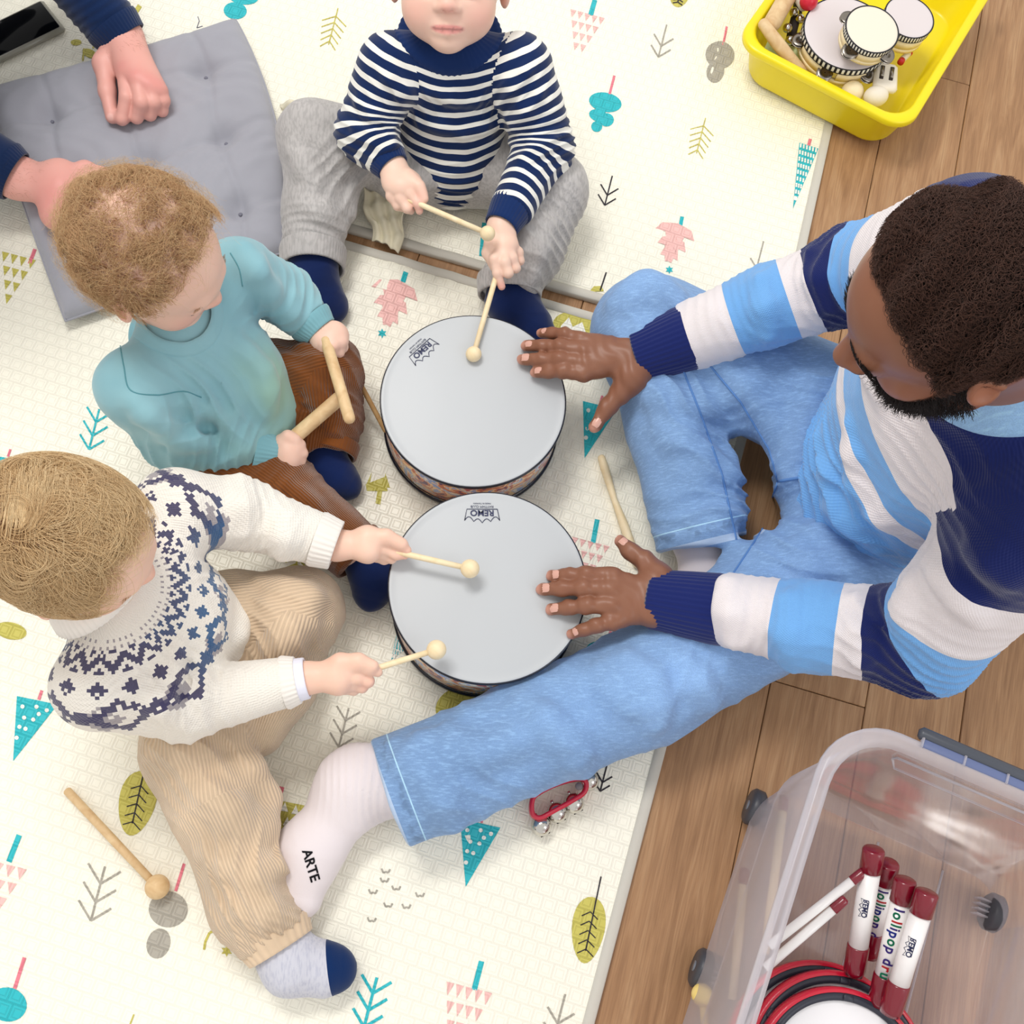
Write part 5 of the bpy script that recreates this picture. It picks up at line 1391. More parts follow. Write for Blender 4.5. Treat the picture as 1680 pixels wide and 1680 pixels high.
def denim(name, c, seams=False):
    c = np.array(c, float)
    m = M(name, rough=.85, spec=.15, sheen=.15); n1 = m.noise(4, 3); n2 = m.noise(800, 2); n3 = m.noise(1., 3, m.map(m.coord(), (90, 420, 90), (0, 0, .5)))
    base = m.ramp(n1, [(.3, rgb(*(c*.90))), (.55, rgb(*c)), (.75, rgb(*np.minimum(255, c*1.09+4)))])
    b2 = m.mix(n2.ss(.42, .62)*.30, base, rgb(*(c*.78))); b3 = m.mix(n3.ss(.45, .75)*.38, b2, rgb(*np.minimum(255, c*1.15+12)))
    if seams:
        hm = m.attr('hem'); 
        st = (hm-.026).abs().lt(.0009); b3 = m.mix(st*.9, b3, rgb(*np.minimum(255, c*1.2+20)))
        worn = (hm+.001).abs().lt(.005); b3 = m.mix(worn*.6, b3, rgb(208, 224, 244)); dk = ((hm-.018).abs().ss(0., .012).rsub(1.))*m.noise(70, 2).ss(.45, .6); b3 = m.mix(dk*.5, b3, rgb(*(c*.62)))
    m.col(b3); m.bump(n2, .35, .0008); return m.m
man()
# ---- denser helpers for the small children
def kid_trousers(root, S, h, mat, chains, hem_len=None, name='trousers', post=None):
    S.post = post
    def f(p, fc):
        ci, T, A_, DR = polyline_coord(p, fc, chains); Ls = np.array([sum(np.linalg.norm(np.subtract(b, a)) for a, b in zip(c[0][:-1], c[0][1:])) for c in chains])
        return {'rib': A_*.05, 'run': T, 'hem': Ls[ci]-T}
    return body_mesh(name, S, h, mat, root, flt=f)[0]
def cord_mat(name, c, n=26, depth=.0014):
    c = np.array(c, float); m = M(name, rough=.85, spec=.12, sheen=.4); a = m.attr('rib'); x, y, z = m.xyz(m.coord())
    w_ = (a*(2*math.pi*1000./n*10/10)).sin()
    w_ = (a*(2*math.pi/.0034)).sin(); n1 = m.noise(14, 3)
    m.col(m.mix(w_.ss(-1., .6).rsub(1.)*.35, m.ramp(n1, [(.3, rgb(*(c*.93))), (.7, rgb(*np.minimum(255, c*1.06)))]), rgb(*(c*.78)))); m.bump(w_, .55, depth); m.bump(m.noise(300, 2), .15, .0005)
    return m.m
def jersey_mat(name, c, var=.06, melange=0.):
    c = np.array(c, float); m = M(name, rough=.88, spec=.12, sheen=.3); n1 = m.noise(9, 3)
    col = m.ramp(n1, [(.3, rgb(*(c*(1-var)))), (.7, rgb(*np.minimum(255, c*(1+var))))])
    if melange: x, y, z = m.xyz(m.coord()); col = m.mix(m.noise(1., 2, m.comb(x*260., y*60., z*260.)).ss(.4, .65)*melange, col, rgb(*(c*.82)))
    m.col(col); m.bump(m.noise(900, 2), .2, .0004); return m.m
NAVYS = jersey_mat('navy_sock', (14, 34, 82))
def sock(root, pts, rad, mat, h=.0022, flat=.85, name='sock', k=.014):
    S = Shape()
    for i in range(len(pts)-1): S.cone(pts[i], pts[i+1], rad[i], rad[i+1], k, ((0, 0, 1), flat))
    S.post = folds(.0010, 60., 13, 3)
    return body_mesh(name, S, h, mat, root)
def kid_body(root, hd, pel, neck, sh, el, wr, hip, kn, an, hands, base, blush, lip, nails=(), lids=True, h=.0030, spots=(), nailc=(250, 214, 204)):
    S = Shape(); hd.build(S, lids); up = np.array((0, 0, 1.))
    S.cone(neck, hd.w(0, -.2, -.5), .034, .036, .015); S.cone(pel, neck-(neck-pel)*.25, .060, .055, .02); S.cone(neck-(neck-pel)*.25, neck, .055, .03, .03); S.cone(sh[0], sh[1], .028, .028, .02)
    for i in (0, 1): S.cone(sh[i], el[i], .025, .022, .012); S.cone(hip[i], kn[i], .045, .036, .02); S.cone(kn[i], an[i], .034, .024, .015)
    Vb, Qb = S.mesh(h)
    H = Shape()
    for i in (0, 1): H.cone(el[i]*.6+wr[i]*.4, wr[i], .022, .0195, .01)
    hands(H)
    Vh, Qh = H.mesh(.0016)
    body = mesh('body', np.vstack([Vb, Vh]), np.vstack([Qb, Qh+len(Vb)]), SKIN, root)
    c = skin_col(base, blush, nails, nailc, spots, [hd], lip)(np.vstack([Vb, Vh]))
    body.data.attributes.new('col', 'FLOAT_COLOR', 'POINT').data.foreach_set('color', np.hstack([c, np.ones((len(c), 1))]).astype(np.float32).ravel())
    hd.eyes(root, S, lids); return body, S
# ================= toddler in the navy and white stripes =================
def striped_toddler():
    root = empty('person', tuple(P(740, 250, 0)), 'toddler in navy and white striped top and grey joggers, seated behind the far drum', 'person')
    s = .0775; fwd = _n((-.02, -.80, .52)); upv = _n((0, .52, .80)); mouth = P(734, 46, .375)
    hd = Head((0, 0, 0), fwd, upv, s); hd.c = mouth-(hd.y*1.08-hd.z*.60)*s
    pel = P(742, 262, .075); neck = P(742, 95, .285)-np.array((0, -.03, 0)); neck[1] += .02
    shR, shL = P(640, 112, .265), P(852, 112, .265); elR, elL = P(600, 215, .19), P(893, 240, .17); wrR, wrL = P(645, 275, .185), P(822, 372, .165)
    hipR, hipL = P(680, 265, .075), P(805, 270, .075); knR, knL = P(515, 225, .115), P(905, 315, .10); anR, anL = P(516, 440, .055), P(838, 490, .055)
    def hands(H):
        # right hand, on the left in the photo, pinching the mallet
        c = P(660, 305, .187); H.cone(wrR, c, .019, .0215, .012, ((0, 0, 1), .8)); 
        H.cone(P(648, 300, .185), P(672, 300, .187), .019, .019, .012, ((0, 0, 1), .75))
        for (a, b_, d_), r in (((( 683, 302, .192), (692, 318, .190), (690, 336, .184)), .0068), (((672, 318, .188), (686, 334, .184), (688, 346, .176)), .0068), (((657, 326, .183), (668, 342, .178), (674, 346, .168)), .0068), (((642, 322, .180), (652, 338, .174), (660, 342, .166)), .0062)):
            H.chain([c]+Q(a, b_, d_), [.012, r*1.25, r*1.05, r*.85], .004)
        H.chain(Q((668, 288, .195), (688, 306, .196), (696, 326, .190)), [.010, .0078, .0066], .006)
        # left hand, forefinger pointing down the stick
        c = P(828, 402, .160); H.cone(wrL, c, .019, .0215, .012, ((0, 0, 1), .85))
        for pts, r in ((((812, 425, .165), (816, 448, .155), (823, 470, .142)), .0068), (((828, 430, .165), (834, 448, .158), (829, 442, .143)), .0070), (((840, 424, .160), (846, 440, .152), (839, 437, .140)), .0068), (((850, 414, .152), (853, 428, .145), (846, 428, .136)), .0062)):
            H.chain([c]+Q(*pts), [.013, r*1.25, r*1.05, r*.85], .004)
        H.chain(Q((806, 392, .165), (800, 415, .160), (810, 437, .152)), [.011, .0082, .0070], .006)
    body, S = kid_body(root, hd, pel, neck, (shR, shL), (elR, elL), (wrR, wrL), (hipR, hipL), (knR, knL), (anR, anL), hands, (244, 208, 188), (240, 150, 140), (222, 118, 122), lids=False, spots=[(P(690, 340, .18), .012, .5), (P(823, 470, .142), .010, .7), (P(690, 320, .19), .01, .4)])
    # hair, mostly outside the frame
    v = hd.scalp(6000, lambda x, y, z: (z > .15) & (y < .75) | (y < -.1) & (z > -.45), 3); l = hd.cc+v*hd.cr; n = len(v); K = 7; st = np.zeros((n, K, 3)); r = np.random.default_rng(1)
    fl = np.stack([l[:, 0]*.8, l[:, 1]*.6, -np.ones(n)*.7], 1)+r.normal(size=(n, 3))*.15
    for i in range(K):
        t = i/(K-1); q = l+fl*.45*t-hd.cc; q = q/np.sqrt(((q/hd.cr)**2).sum(1))[:, None]*(1.02+.07*t); st[:, i] = hd.cc+q
    hair_obj(root, 'hair', hd.world(st.reshape(-1, 3)).reshape(n, K, 3), .0003, rgb(150, 112, 74), rgb(190, 150, 104))
    # striped top
    m = M('striped_jersey', rough=.85, spec=.15, sheen=.25); a = m.attr('band'); wv = m.noise(7, 2)
    st_ = ((a+(wv-.5)*.016+(m.noise(22, 2)-.5)*.005)/.0208).fract().gt(.60); m.col(m.mix(st_, rgb(12, 38, 84), rgb(242, 240, 232))); m.bump(m.noise(700, 2), .25, .0005)
    J = Shape(); fw = np.array((0, -1., 0)); up = np.array((0, 0, 1.))
    J.cone(pel+up*.015, pel*.45+neck*.55, .098, .085, .03, (fw, .88)); J.cone(pel*.45+neck*.55, neck-up*.025, .085, .052, .03, (fw, .85)); J.cone(shR, shL, .042, .042, .03)
    c1, c2 = wrR*.82+elR*.18, wrL*.80+elL*.20
    J.cone(shR, elR, .049, .046, .015); J.cone(elR, c1, .046, .031, .015, cut=1); J.cone(shL, elL, .051, .047, .015); J.cone(elL, c2, .047, .033, .015, cut=1)
    for q in (((590, 170), (640, 210)), ((585, 215), (640, 235)), ((690, 200), (760, 215), (820, 200)), ((700, 150), (780, 165)), ((880, 160), (840, 200)), ((905, 230), (860, 260)), ((640, 130), (690, 170)), ((860, 120), (820, 170))): ridge(J, q, .007, .020)
    J.post = folds(.0032, 30., 31, 4, rings=[(elR, elR-shR, .05, .008, .030), (elL, elL-shL, .06, .008, .032), (P(655, 150, .25), (1, .3, .6), .05, .005, .03), (P(838, 150, .25), (1, -.3, -.6), .05, .005, .03), (pel+fw*.08, (0, .3, 1), .07, .004, .03)])
    ch = [([c1, elR, shR], .045), ([c2, elL, shL], .045), ([pel, neck], .085)]
    def fj(p, fc):
        ci, T, A_, DR = polyline_coord(p, fc, ch); return {'band': np.where(ci == 2, T+(.095-DR)*.85, T*1.05+.3)}
    jo, _, _ = body_mesh('top', J, .0028, m.m, root, flt=fj)
    nv = jersey_mat('navy_jersey', (14, 42, 92), .05)
    cuff(jo, c1+(elR-c1)*.1, wrR, .031, .026, nv, ribs=30, amp=.0004); cuff(jo, c2+(elL-c2)*.1, wrL, .033, .027, nv, ribs=30, amp=.0004)
    mesh('collar', *collar_on(J, P(738, 40, .300), (0, -.38, .92), (.048, .053, .060, .074, .082, .084), (.014, .015, .009, .005, .003, -.003), ribs=60, n=240, fwd=fw), nv, jo)
    g = jersey_mat('grey_marl', (186, 182, 180), .05, .5)
    T = Shape(); T.cone(hipR, hipL, .075, .075, .03)
    T.cone(P(660, 255, .075), knR, .068, .056, .02); m1 = P(520, 340, .075); T.cone(knR, m1, .056, .052, .02); T.cone(m1, P(512, 425, .055), .052, .050, .02, cut=1)
    m2 = P(872, 410, .075); T.cone(P(820, 262, .075), knL, .070, .058, .02); T.cone(knL, m2, .058, .052, .02); T.cone(m2, P(835, 470, .055), .052, .050, .02, cut=1)
    for q in (((540, 240), (580, 290), (575, 350)), ((500, 330), (560, 370)), ((880, 330), (860, 400), (830, 440)), ((900, 370), (875, 450)), ((650, 290), (720, 300)), ((480, 250), (520, 300))): ridge(T, q, .010, .028)
    to = kid_trousers(root, T, .003, g, [([hipR, knR, m1], .05), ([hipL, knL, m2], .05)], post=folds(.0038, 22., 55, 4, rings=[(P(575, 290, .12), (1, -.5, 0), .06, .006, .035), (P(515, 380, .08), (0, 1, .3), .05, .005, .03), (P(885, 380, .1), (.6, 1, .2), .07, .006, .035)]))
    cuff(to, P(514, 408, .055), P(513, 442, .052), .0535, .0515, g, 'turned_hem', ribs=60, amp=.0003, thick=.004); cuff(to, P(837, 455, .057), P(836, 486, .052), .0535, .0515, g, 'turned_hem', ribs=60, amp=.0003, thick=.004)
    sock(root, Q((515, 405, .064), (513, 455, .050), (535, 495, .034), (548, 508, .026)), [.042, .038, .030, .022], NAVYS)
    sock(root, Q((845, 445, .064), (840, 495, .050), (868, 528, .036), (900, 560, .028)), [.042, .040, .032, .022], NAVYS)
    return hd
# ================= curly toddler in teal =================
def teal_toddler():
    root = empty('person', tuple(P(430, 690, 0)), 'curly blond toddler in teal sweatshirt and brown corduroys holding wooden sticks', 'person')
    hd = Head(P(250, 424, .385), _n((.86, -.30, -.42)), _n((.40, -.14, .9)), .0745)
    pel = P(405, 690, .075); neck = P(285, 520, .275)
    shL, shR = P(388, 448, .245), P(232, 640, .250); elL, elR = P(468, 485, .17), P(292, 716, .160); wrL, wrR = P(526, 545, .150), P(452, 744, .115)
    hipL, hipR = P(425, 640, .075), P(370, 745, .075); knL, knR = P(535, 610, .095), P(455, 800, .08); anL, anR = P(528, 735, .050), P(588, 915, .045)
    def hands(H):
        c = P(545, 556, .158); H.cone(wrL, c, .019, .020, .012, ((0, 0, 1), .85)); H.cone(P(530, 562, .155), P(552, 548, .155), .017, .017, .01)
        for pts, r in ((((560, 552, .155), (562, 570, .145), (550, 574, .140)), .0070), (((556, 562, .160), (556, 578, .150), (544, 578, .145)), .0070), (((546, 566, .165), (544, 578, .156), (534, 576, .150)), .0068), (((534, 566, .165), (532, 574, .158), (526, 570, .152)), .0062)):
            H.chain([c]+Q(*pts), [.013, r*1.25, r*1.05, r*.9], .005)
        H.chain(Q((550, 540, .16), (560, 560, .158), (553, 572, .152)), [.010, .008, .007], .006)
        c = P(474, 742, .122); H.cone(wrR, c, .019, .0215, .012); H.cone(P(470, 730, .122), P(474, 756, .118), .0185, .0185, .01)
        for pts, r in ((((480, 722, .135), (492, 730, .128), (488, 738, .118)), .0070), (((486, 734, .130), (496, 744, .122), (488, 750, .112)), .0070), (((486, 746, .124), (492, 756, .116), (483, 759, .108)), .0068), (((478, 756, .118), (482, 765, .110), (474, 766, .102)), .0062)):
            H.chain([c]+Q(*pts), [.013, r*1.25, r*1.05, r*.9], .005)
        H.chain(Q((464, 724, .135), (472, 716, .140), (484, 722, .138)), [.010, .008, .007], .006)
    body, S = kid_body(root, hd, pel, neck, (shL, shR), (elL, elR), (wrL, wrR), (hipL, hipR), (knL, knR), (anL, anR), hands, (244, 204, 184), (238, 148, 134), (222, 120, 118))
    # loose curls, thin on the crown
    r = np.random.default_rng(12)
    base_mask = lambda x, y, z: (y < .62-.18*np.abs(x)) & (z > np.where(y > .0, .0+1.5*y, -.45))
    v = hd.scalp(7000, base_mask, 4); l = hd.cc+v*hd.cr; bald = np.exp(-(((l-np.array((.25, -.45, 1.2)))/np.array((.55, .22, .5)))**2).sum(1))
    keep = r.random(len(v)) > .80*bald; v = v[keep]; l = l[keep]; n = len(v); K = 16
    nrm = v/hd.cr; nrm /= np.linalg.norm(nrm, axis=1)[:, None]
    cl = r.normal(size=(150, 3)); cl /= np.linalg.norm(cl, axis=1)[:, None]; near = np.argmax(v@cl.T, 1)          # locks that curl together
    cd = np.cross(nrm, r.normal(size=(150, 3))[near]); cd /= np.linalg.norm(cd, axis=1)[:, None]; e2 = np.cross(nrm, cd)
    ph = (r.random(150)*6.28)[near]+r.normal(size=n)*.5; tw = (r.uniform(6, 11, 150)*r.choice((-1, 1), 150))[near]; ln = (r.uniform(.2, .4, 150))[near]*r.uniform(.6, 1.15, n)
    st = np.zeros((n, K, 3))
    for i in range(K):
        t = i/(K-1); rad = .11*np.sqrt(t)*(.6+.4*(ln/.4)); th = ph+tw*t
        st[:, i] = l+nrm*(.02+.13*np.sin(t*2.2)+.05*t*np.cos(th))[:, None]+cd*(ln*t*.9+rad*np.cos(th)-rad*np.cos(ph))[:, None]*1.0+e2*((rad*np.sin(th)-rad*np.sin(ph)))[:, None]
    hair_obj(root, 'hair', hd.world(st.reshape(-1, 3)).reshape(n, K, 3), .00023, rgb(166, 120, 80), rgb(228, 188, 142), .5)
    # fluff standing off the head
    v = hd.scalp(2200, base_mask, 9); l = hd.cc+v*hd.cr; n = len(v); nrm = v/hd.cr; nrm /= np.linalg.norm(nrm, axis=1)[:, None]; e1 = np.cross(nrm, r.normal(size=(n, 3))); K = 9; st = np.zeros((n, K, 3)); ph = r.random(n)*6
    for i in range(K): t = i/(K-1); st[:, i] = l+nrm*(.34*t)+e1*(.20*np.sin(ph+8*t)*t)[:, None]
    hair_obj(root, 'flyaway_hair', hd.world(st.reshape(-1, 3)).reshape(n, K, 3), .00014, rgb(196, 158, 108), rgb(220, 190, 146))
    # eyebrows and lashes
    vv = []
    for sx in (-1, 1):
        for k in range(90): u = r.random(); q = hd.w(sx*(.16+.40*u), 1.075-.12*u*u, .215+.05*u*(1-u)*3+.02*r.normal()); vv.append([q, q+hd.x*sx*.07*hd.s+hd.y*.01*hd.s])
    hair_obj(root, 'eyebrows', np.array(vv), .00014, rgb(176, 134, 92))
    # sweatshirt
    m = M('teal_sweatshirt', rough=.88, spec=.12, sheen=.35); x, y, z = m.xyz(m.coord()); n1 = m.noise(8, 3)
    base = m.ramp(n1, [(.3, rgb(130, 178, 190)), (.7, rgb(152, 196, 204))]); fr = m.attr('front')
    m.col(m.mix(fr*m.noise(5, 3).ss(.3, .6), base, rgb(154, 190, 160))); m.bump(m.noise(600, 2), .2, .0005)
    J = Shape(); up = np.array((0, 0, 1.)); fw = _n(np.cross(shL-shR, up)); 
    if fw[0] < 0: fw = -fw
    ch2 = pel*.5+neck*.5
    J.cone(pel+up*.015, ch2, .096, .088, .03, (fw, .92)); J.cone(ch2, neck-up*.02, .088, .052, .03, (fw, .88)); J.cone(shL, shR, .046, .046, .03)
    c1, c2 = wrL*.72+elL*.28, wrR*.80+elR*.20
    J.cone(shL, elL, .048, .042, .015); J.cone(elL, c1, .042, .034, .015, cut=1); J.cone(shR, elR, .052, .046, .015); J.cone(elR, c2, .046, .033, .015, cut=1)
    J.cone(elR, pel*.35+ch2*.65, .040, .060, .03); J.cone(shR, ch2, .045, .07, .03)
    for q in (((318, 655), (372, 690), (398, 735)), ((250, 690), (300, 725), (345, 728)), ((225, 660), (262, 700)), ((400, 410), (425, 470)), ((430, 450), (455, 510)), ((480, 490), (470, 530)), ((390, 560), (430, 610), (440, 670))): ridge(J, q, .009, .026)
    J.post = folds(.0055, 20., 91, 4, rings=[(elL, elL-shL, .05, .006, .038), (elR, (.6, -.6, 0), .07, .009, .046), (elR*.5+c2*.5, elR-c2, .05, .007, .034), (shR*.6+ch2*.4+fw*.04, (.7, .7, 0), .06, .012, .06), (shL*.6+ch2*.4, (1, -.2, 0), .05, .005, .03)])
    def fj(p, fc):
        ci, T, A_, DR = polyline_coord(p, fc, [([c1, elL, shL], .045), ([c2, elR, shR], .05), ([pel, neck], .088)])
        d = np.sqrt(((p-(ch2+fw*.085))**2).sum(1)); return {'front': np.clip(1.4-d/.075, 0, 1)}
    jo, _, _ = body_mesh('sweatshirt', J, .0028, m.m, root, flt=fj)
    tl = jersey_mat('teal_rib', (126, 176, 186), .04)
    cuff(jo, c1+(elL-c1)*.05, wrL, .0355, .028, tl, ribs=34, amp=.0004); cuff(jo, c2+(elR-c2)*.05, wrR, .0345, .028, tl, ribs=34, amp=.0004)
    def ring(c, ax, r0, r1, w_, mat, nm, par, sq=1.):
        mesh(nm, *lathe([(r0, -w_), (r0+.003, -w_*.3), (r1+.003, w_), (r1, w_+.002), (r1-.003, w_), (r0-.003, -w_)], 60, c, ax, sq=(1, sq)), mat, par)
    mesh('collar', *collar_on(J, neck-up*.01, up*.93+fw*.30, (.044, .047, .051, .057, .060, .061), (.006, .008, .005, .0025, .002, -.002), fwd=fw), m.m, jo)
    # shoulder seam of the sleeve
    def surf(S_, pts, nm, mat, par, r_=.0009):
        q = []
        pts = list(pts); e_ = [2*pts[0]-pts[1]]+pts+[2*pts[-1]-pts[-2]]
        for i in range(1, len(e_)-2):
            p0, p1, p2, p3 = e_[i-1:i+3]
            for t in np.linspace(0, 1, 12)[(1 if q else 0):]: q.append(.5*(2*p1+(p2-p0)*t+(2*p0-5*p1+4*p2-p3)*t*t+(3*p1-p0-3*p2+p3)*t**3))
        q = np.array(q); cp = np.array((0, 0, CAMH)); dr = (cp-q)/np.linalg.norm(cp-q, axis=1)[:, None]; q = q+dr*.1
        for _ in range(40): q = q-dr*np.clip(S_.eval(q), -.02, .02)[:, None]*.8
        mesh(nm, *tube(q, r_, 6), mat, par)
    ts = simple('teal_seam', rgb(92, 150, 160), .9)
    surf(J, Q((196, 560, .2), (203, 600, .2), (214, 640, .2), (258, 648, .2), (300, 642, .2), (330, 652, .2)), 'sleeve_seam', ts, jo); surf(J, Q((378, 415, .2), (392, 440, .2), (398, 470, .2)), 'sleeve_seam', ts, jo)
    g = cord_mat('brown_corduroy', (128, 72, 28))
    T = Shape(); T.cone(hipL, hipR, .078, .078, .03)
    kmid = P(540, 680, .07); T.cone(hipL, knL, .068, .055, .02); T.cone(knL, kmid, .055, .050, .02); T.cone(kmid, P(530, 735, .05), .050, .048, .015, cut=1)
    T.cone(hipR, knR, .068, .056, .02); T.cone(knR, P(590, 908, .045), .056, .045, .02, cut=1); T.cone(hipR, P(330, 775, .06), .06, .05, .03)
    for q in (((470, 590), (520, 640), (545, 700)), ((500, 570), (550, 620)), ((450, 650), (500, 700), (505, 730)), ((470, 800), (530, 850))): ridge(T, q, .009, .026)
    to = kid_trousers(root, T, .003, g, [([hipL, knL, kmid, anL], .05), ([hipR, knR, anR], .05)], post=folds(.0040, 20., 15, 4, rings=[(knL, (.5, 1, 0), .07, .007, .04), (kmid, (0, 1, 0), .05, .006, .03), (knR, (1, -.5, 0), .07, .005, .045)]))
    cuff(to, P(537, 722, .052), P(532, 744, .050), .0500, .0485, g, 'trouser_hem', ribs=50, amp=.0003, thick=.004); cuff(to, P(577, 897, .046), P(592, 913, .045), .0470, .0455, g, 'trouser_hem', ribs=50, amp=.0003, thick=.004)
    sock(root, Q((530, 705, .05), (530, 768, .040), (552, 786, .036), (570, 797, .028)), [.034, .036, .030, .022], NAVYS)
    sock(root, Q((570, 880, .045), (612, 935, .038), (613, 960, .034), (608, 978, .026)), [.030, .033, .031, .022], NAVYS)
# ================= toddler in the fair isle jumper =================
def fair_isle_mat():
    m = M('fair_isle_knit', rough=.9, spec=.1, sheen=.4); th = m.attr('ang'); rd = m.attr('rad')
    K = 176.; R0 = .0040
    col = (th*K).floor(); row = (rd/R0).floor()
    def tri(x, p): return ((x.mod(p))-(p/2)).abs()            # 0..p/2
    t8 = tri(col, 8.); t16 = tri(col, 16.); t4 = tri(col, 4.)
    jit = (m.white(m.comb(col, row)))
    def between(a, lo, hi): return a.gt(lo-.5)*a.lt(hi+.5)
    # rows counted outwards from the collar
    dash = between(row, 1, 1).max(between(row, 3, 3))*col.mod(3.).lt(.9)
    z1 = row-4.+t8*-1.; zig = between(z1.mod(5.)*1., 0, 1.6)*between(row, 4, 10)
    dia = (tri(col, 8.)+tri(row-11., 8.)); dmd = between(dia, 0, 2)*between(row, 11, 17)
    z2 = (row-19.-t16*.75).abs().lt(1.3)*between(row, 15, 26)
    z3 = (row-28.-t16*-.75).abs().lt(1.2)*between(row, 20, 30)
    ros = between(tri(col+4., 16.)+(row-24.).abs(), 1, 4)*between(row, 20, 28)
    navy = zig.max(z2).max(z3).max(dmd).min(1.); grey = dash.max(ros)
    n1 = m.noise(9, 2); white = m.mix(n1.ss(.3, .7)*.5, rgb(246, 240, 230), rgb(236, 228, 216))
    nv = m.mix(m.noise(4., 2).ss(.42, .56), rgb(56, 52, 92), rgb(44, 92, 138))
    c = m.mix(grey*(jit.gt(.12))*.8, white, rgb(140, 132, 142)); c = m.mix(navy*(jit.gt(.06))*.94, c, nv)
    m.col(c)
    a = m.attr('rib'); wv = (a*2600.).sin(); m.bump(wv, .25, .0008); m.bump((th*K*2*math.pi).sin()*((rd/R0)*2*math.pi).sin(), .35, .001); m.bump(m.noise(420, 3), .4, .0010)
    return m.m
def isle_toddler():
    root = empty('person', tuple(P(330, 1080, 0)), 'fair haired toddler in cream fair isle jumper and beige corduroys, two mallets in hand', 'person')
    hd = Head(P(115, 890, .395), _n((.87, -.24, -.40)), _n((.39, -.12, .9)), .0765)
    pel = P(335, 1075, .075); neck = P(165, 965, .285)
    shL, shR = P(290, 835, .245), P(165, 1120, .245); elL, elR = P(405, 845, .185), P(300, 1155, .165); wrL, wrR = P(552, 895, .165), P(500, 1113, .172)
    hipL, hipR = P(375, 1030, .075), P(330, 1140, .075); knL, knR = P(490, 1000, .085), P(355, 1312, .072); anL, anR = P(430, 1180, .045), P(455, 1530, .050)
    def hands(H):
        c = P(600, 893, .170); H.cone(wrL, c, .0185, .0210, .012, ((0, 0, 1), .8)); H.cone(P(602, 882, .170), P(604, 905, .168), .016, .016, .01)
        for pts, r in ((((630, 886, .172), (652, 892, .170), (668, 903, .166)), .0068), (((628, 900, .164), (650, 910, .160), (664, 911, .160)), .0066), (((624, 908, .156), (642, 916, .150), (634, 914, .142)), .0064), (((616, 912, .150), (630, 918, .144), (622, 914, .138)), .006)):
            H.chain([c]+Q(*pts), [.014, r*1.3, r*1.05, r*.88], .005)
        H.chain(Q((606, 880, .176), (634, 880, .178), (660, 892, .174)), [.012, .0088, .0072], .008)
        c = P(552, 1108, .178); H.cone(wrR, c, .0185, .0215, .012, ((0, 0, 1), .85)); H.cone(P(556, 1096, .176), P(556, 1120, .172), .016, .016, .01)
        for pts, r in ((((582, 1094, .184), (604, 1098, .182), (620, 1103, .178)), .0070), (((584, 1112, .176), (604, 1118, .170), (596, 1116, .160)), .0070), (((576, 1122, .168), (594, 1127, .162), (586, 1124, .152)), .0068), (((566, 1128, .160), (580, 1132, .154), (572, 1128, .146)), .0062)):
            H.chain([c]+Q(*pts), [.014, r*1.3, r*1.05, r*.88], .005)
        H.chain(Q((560, 1086, .186), (588, 1084, .190), (612, 1092, .188)), [.012, .0088, .0072], .008)
    body, S = kid_body(root, hd, pel, neck, (shL, shR), (elL, elR), (wrL, wrR), (hipL, hipR), (knL, knR), (anL, anR), hands, (246, 206, 184), (240, 150, 132), (222, 120, 118), spots=[(P(664, 906, .16), .010, .6), (P(600, 1118, .165), .014, .4)])
    # fine straight hair, combed from the crown over the brow
    r = np.random.default_rng(22)
    v = hd.scalp(17000, lambda x, y, z: (y < .58-.15*np.abs(x)) & (z > np.where(y > .0, .0+1.4*y, -.40)), 6); l = hd.cc+v*hd.cr; n = len(v); K = 14
    crown = hd.cc+np.array((.15, -.55, .95))
    f0 = l-crown; f0[:, 2] -= .25; f0[:, 1] += .25; f0 /= np.linalg.norm(f0, axis=1)[:, None]
    lock = np.sin(l@np.array((9., 5., 3.)))*.28+np.sin(l@np.array((-6., 11., 7.))+2)*.22+np.sin(l@np.array((23., -17., 9.)))*.12
    st = np.zeros((n, K, 3)); p = l.copy(); ln = r.uniform(.55, .85, n)*np.where(l[:, 1] > .2, .62, 1.); lay = r.random(n)
    for i in range(K):
        t = i/(K-1); st[:, i] = p
        q = (p-hd.cc)/hd.cr; nr = q/hd.cr; nr /= np.linalg.norm(nr, axis=1)[:, None]
        f = f0+np.cross(nr, f0)*(lock+.35*np.sin(3.*t+l[:, 0]*4))[:, None]; f[:, 2] -= .25*t; f -= nr*(f*nr).sum(1)[:, None]; f /= np.linalg.norm(f, axis=1)[:, None]; f0 = f0*.6+f*.4
        p = p+f*(ln/K)[:, None]; q = (p-hd.cc)/hd.cr; lift = 1.015+(.055+.05*lay+.035*np.sin(l@np.array((7., 9., -5.)))*t)*np.minimum(1, t*3); p = hd.cc+q/np.linalg.norm(q, axis=1)[:, None]*hd.cr*lift[:, None]
    hair_obj(root, 'hair', hd.world(st.reshape(-1, 3)).reshape(n, K, 3), .00024, rgb(188, 146, 98), rgb(240, 208, 158), .4)
    # longer, lighter wisps over the top
    ix = np.nonzero(l[:, 2] > .35)[0][:2600]; ix = ix[np.argsort(np.sin(l[ix]@np.array((31., 17., 23.))))]; g0 = st[ix]; n2 = len(ix); K2 = 18; p = g0[:, 0].copy(); cr_ = p-crown; cr_[:, 2] -= .2; cr_[:, 1] += .35; f0 = cr_/np.linalg.norm(cr_, axis=1)[:, None]
    lk = np.sin(p@np.array((6., 9., 4.)))*.45+np.sin(p@np.array((13., -7., 8.)))*.3; s2 = np.zeros((n2, K2, 3))
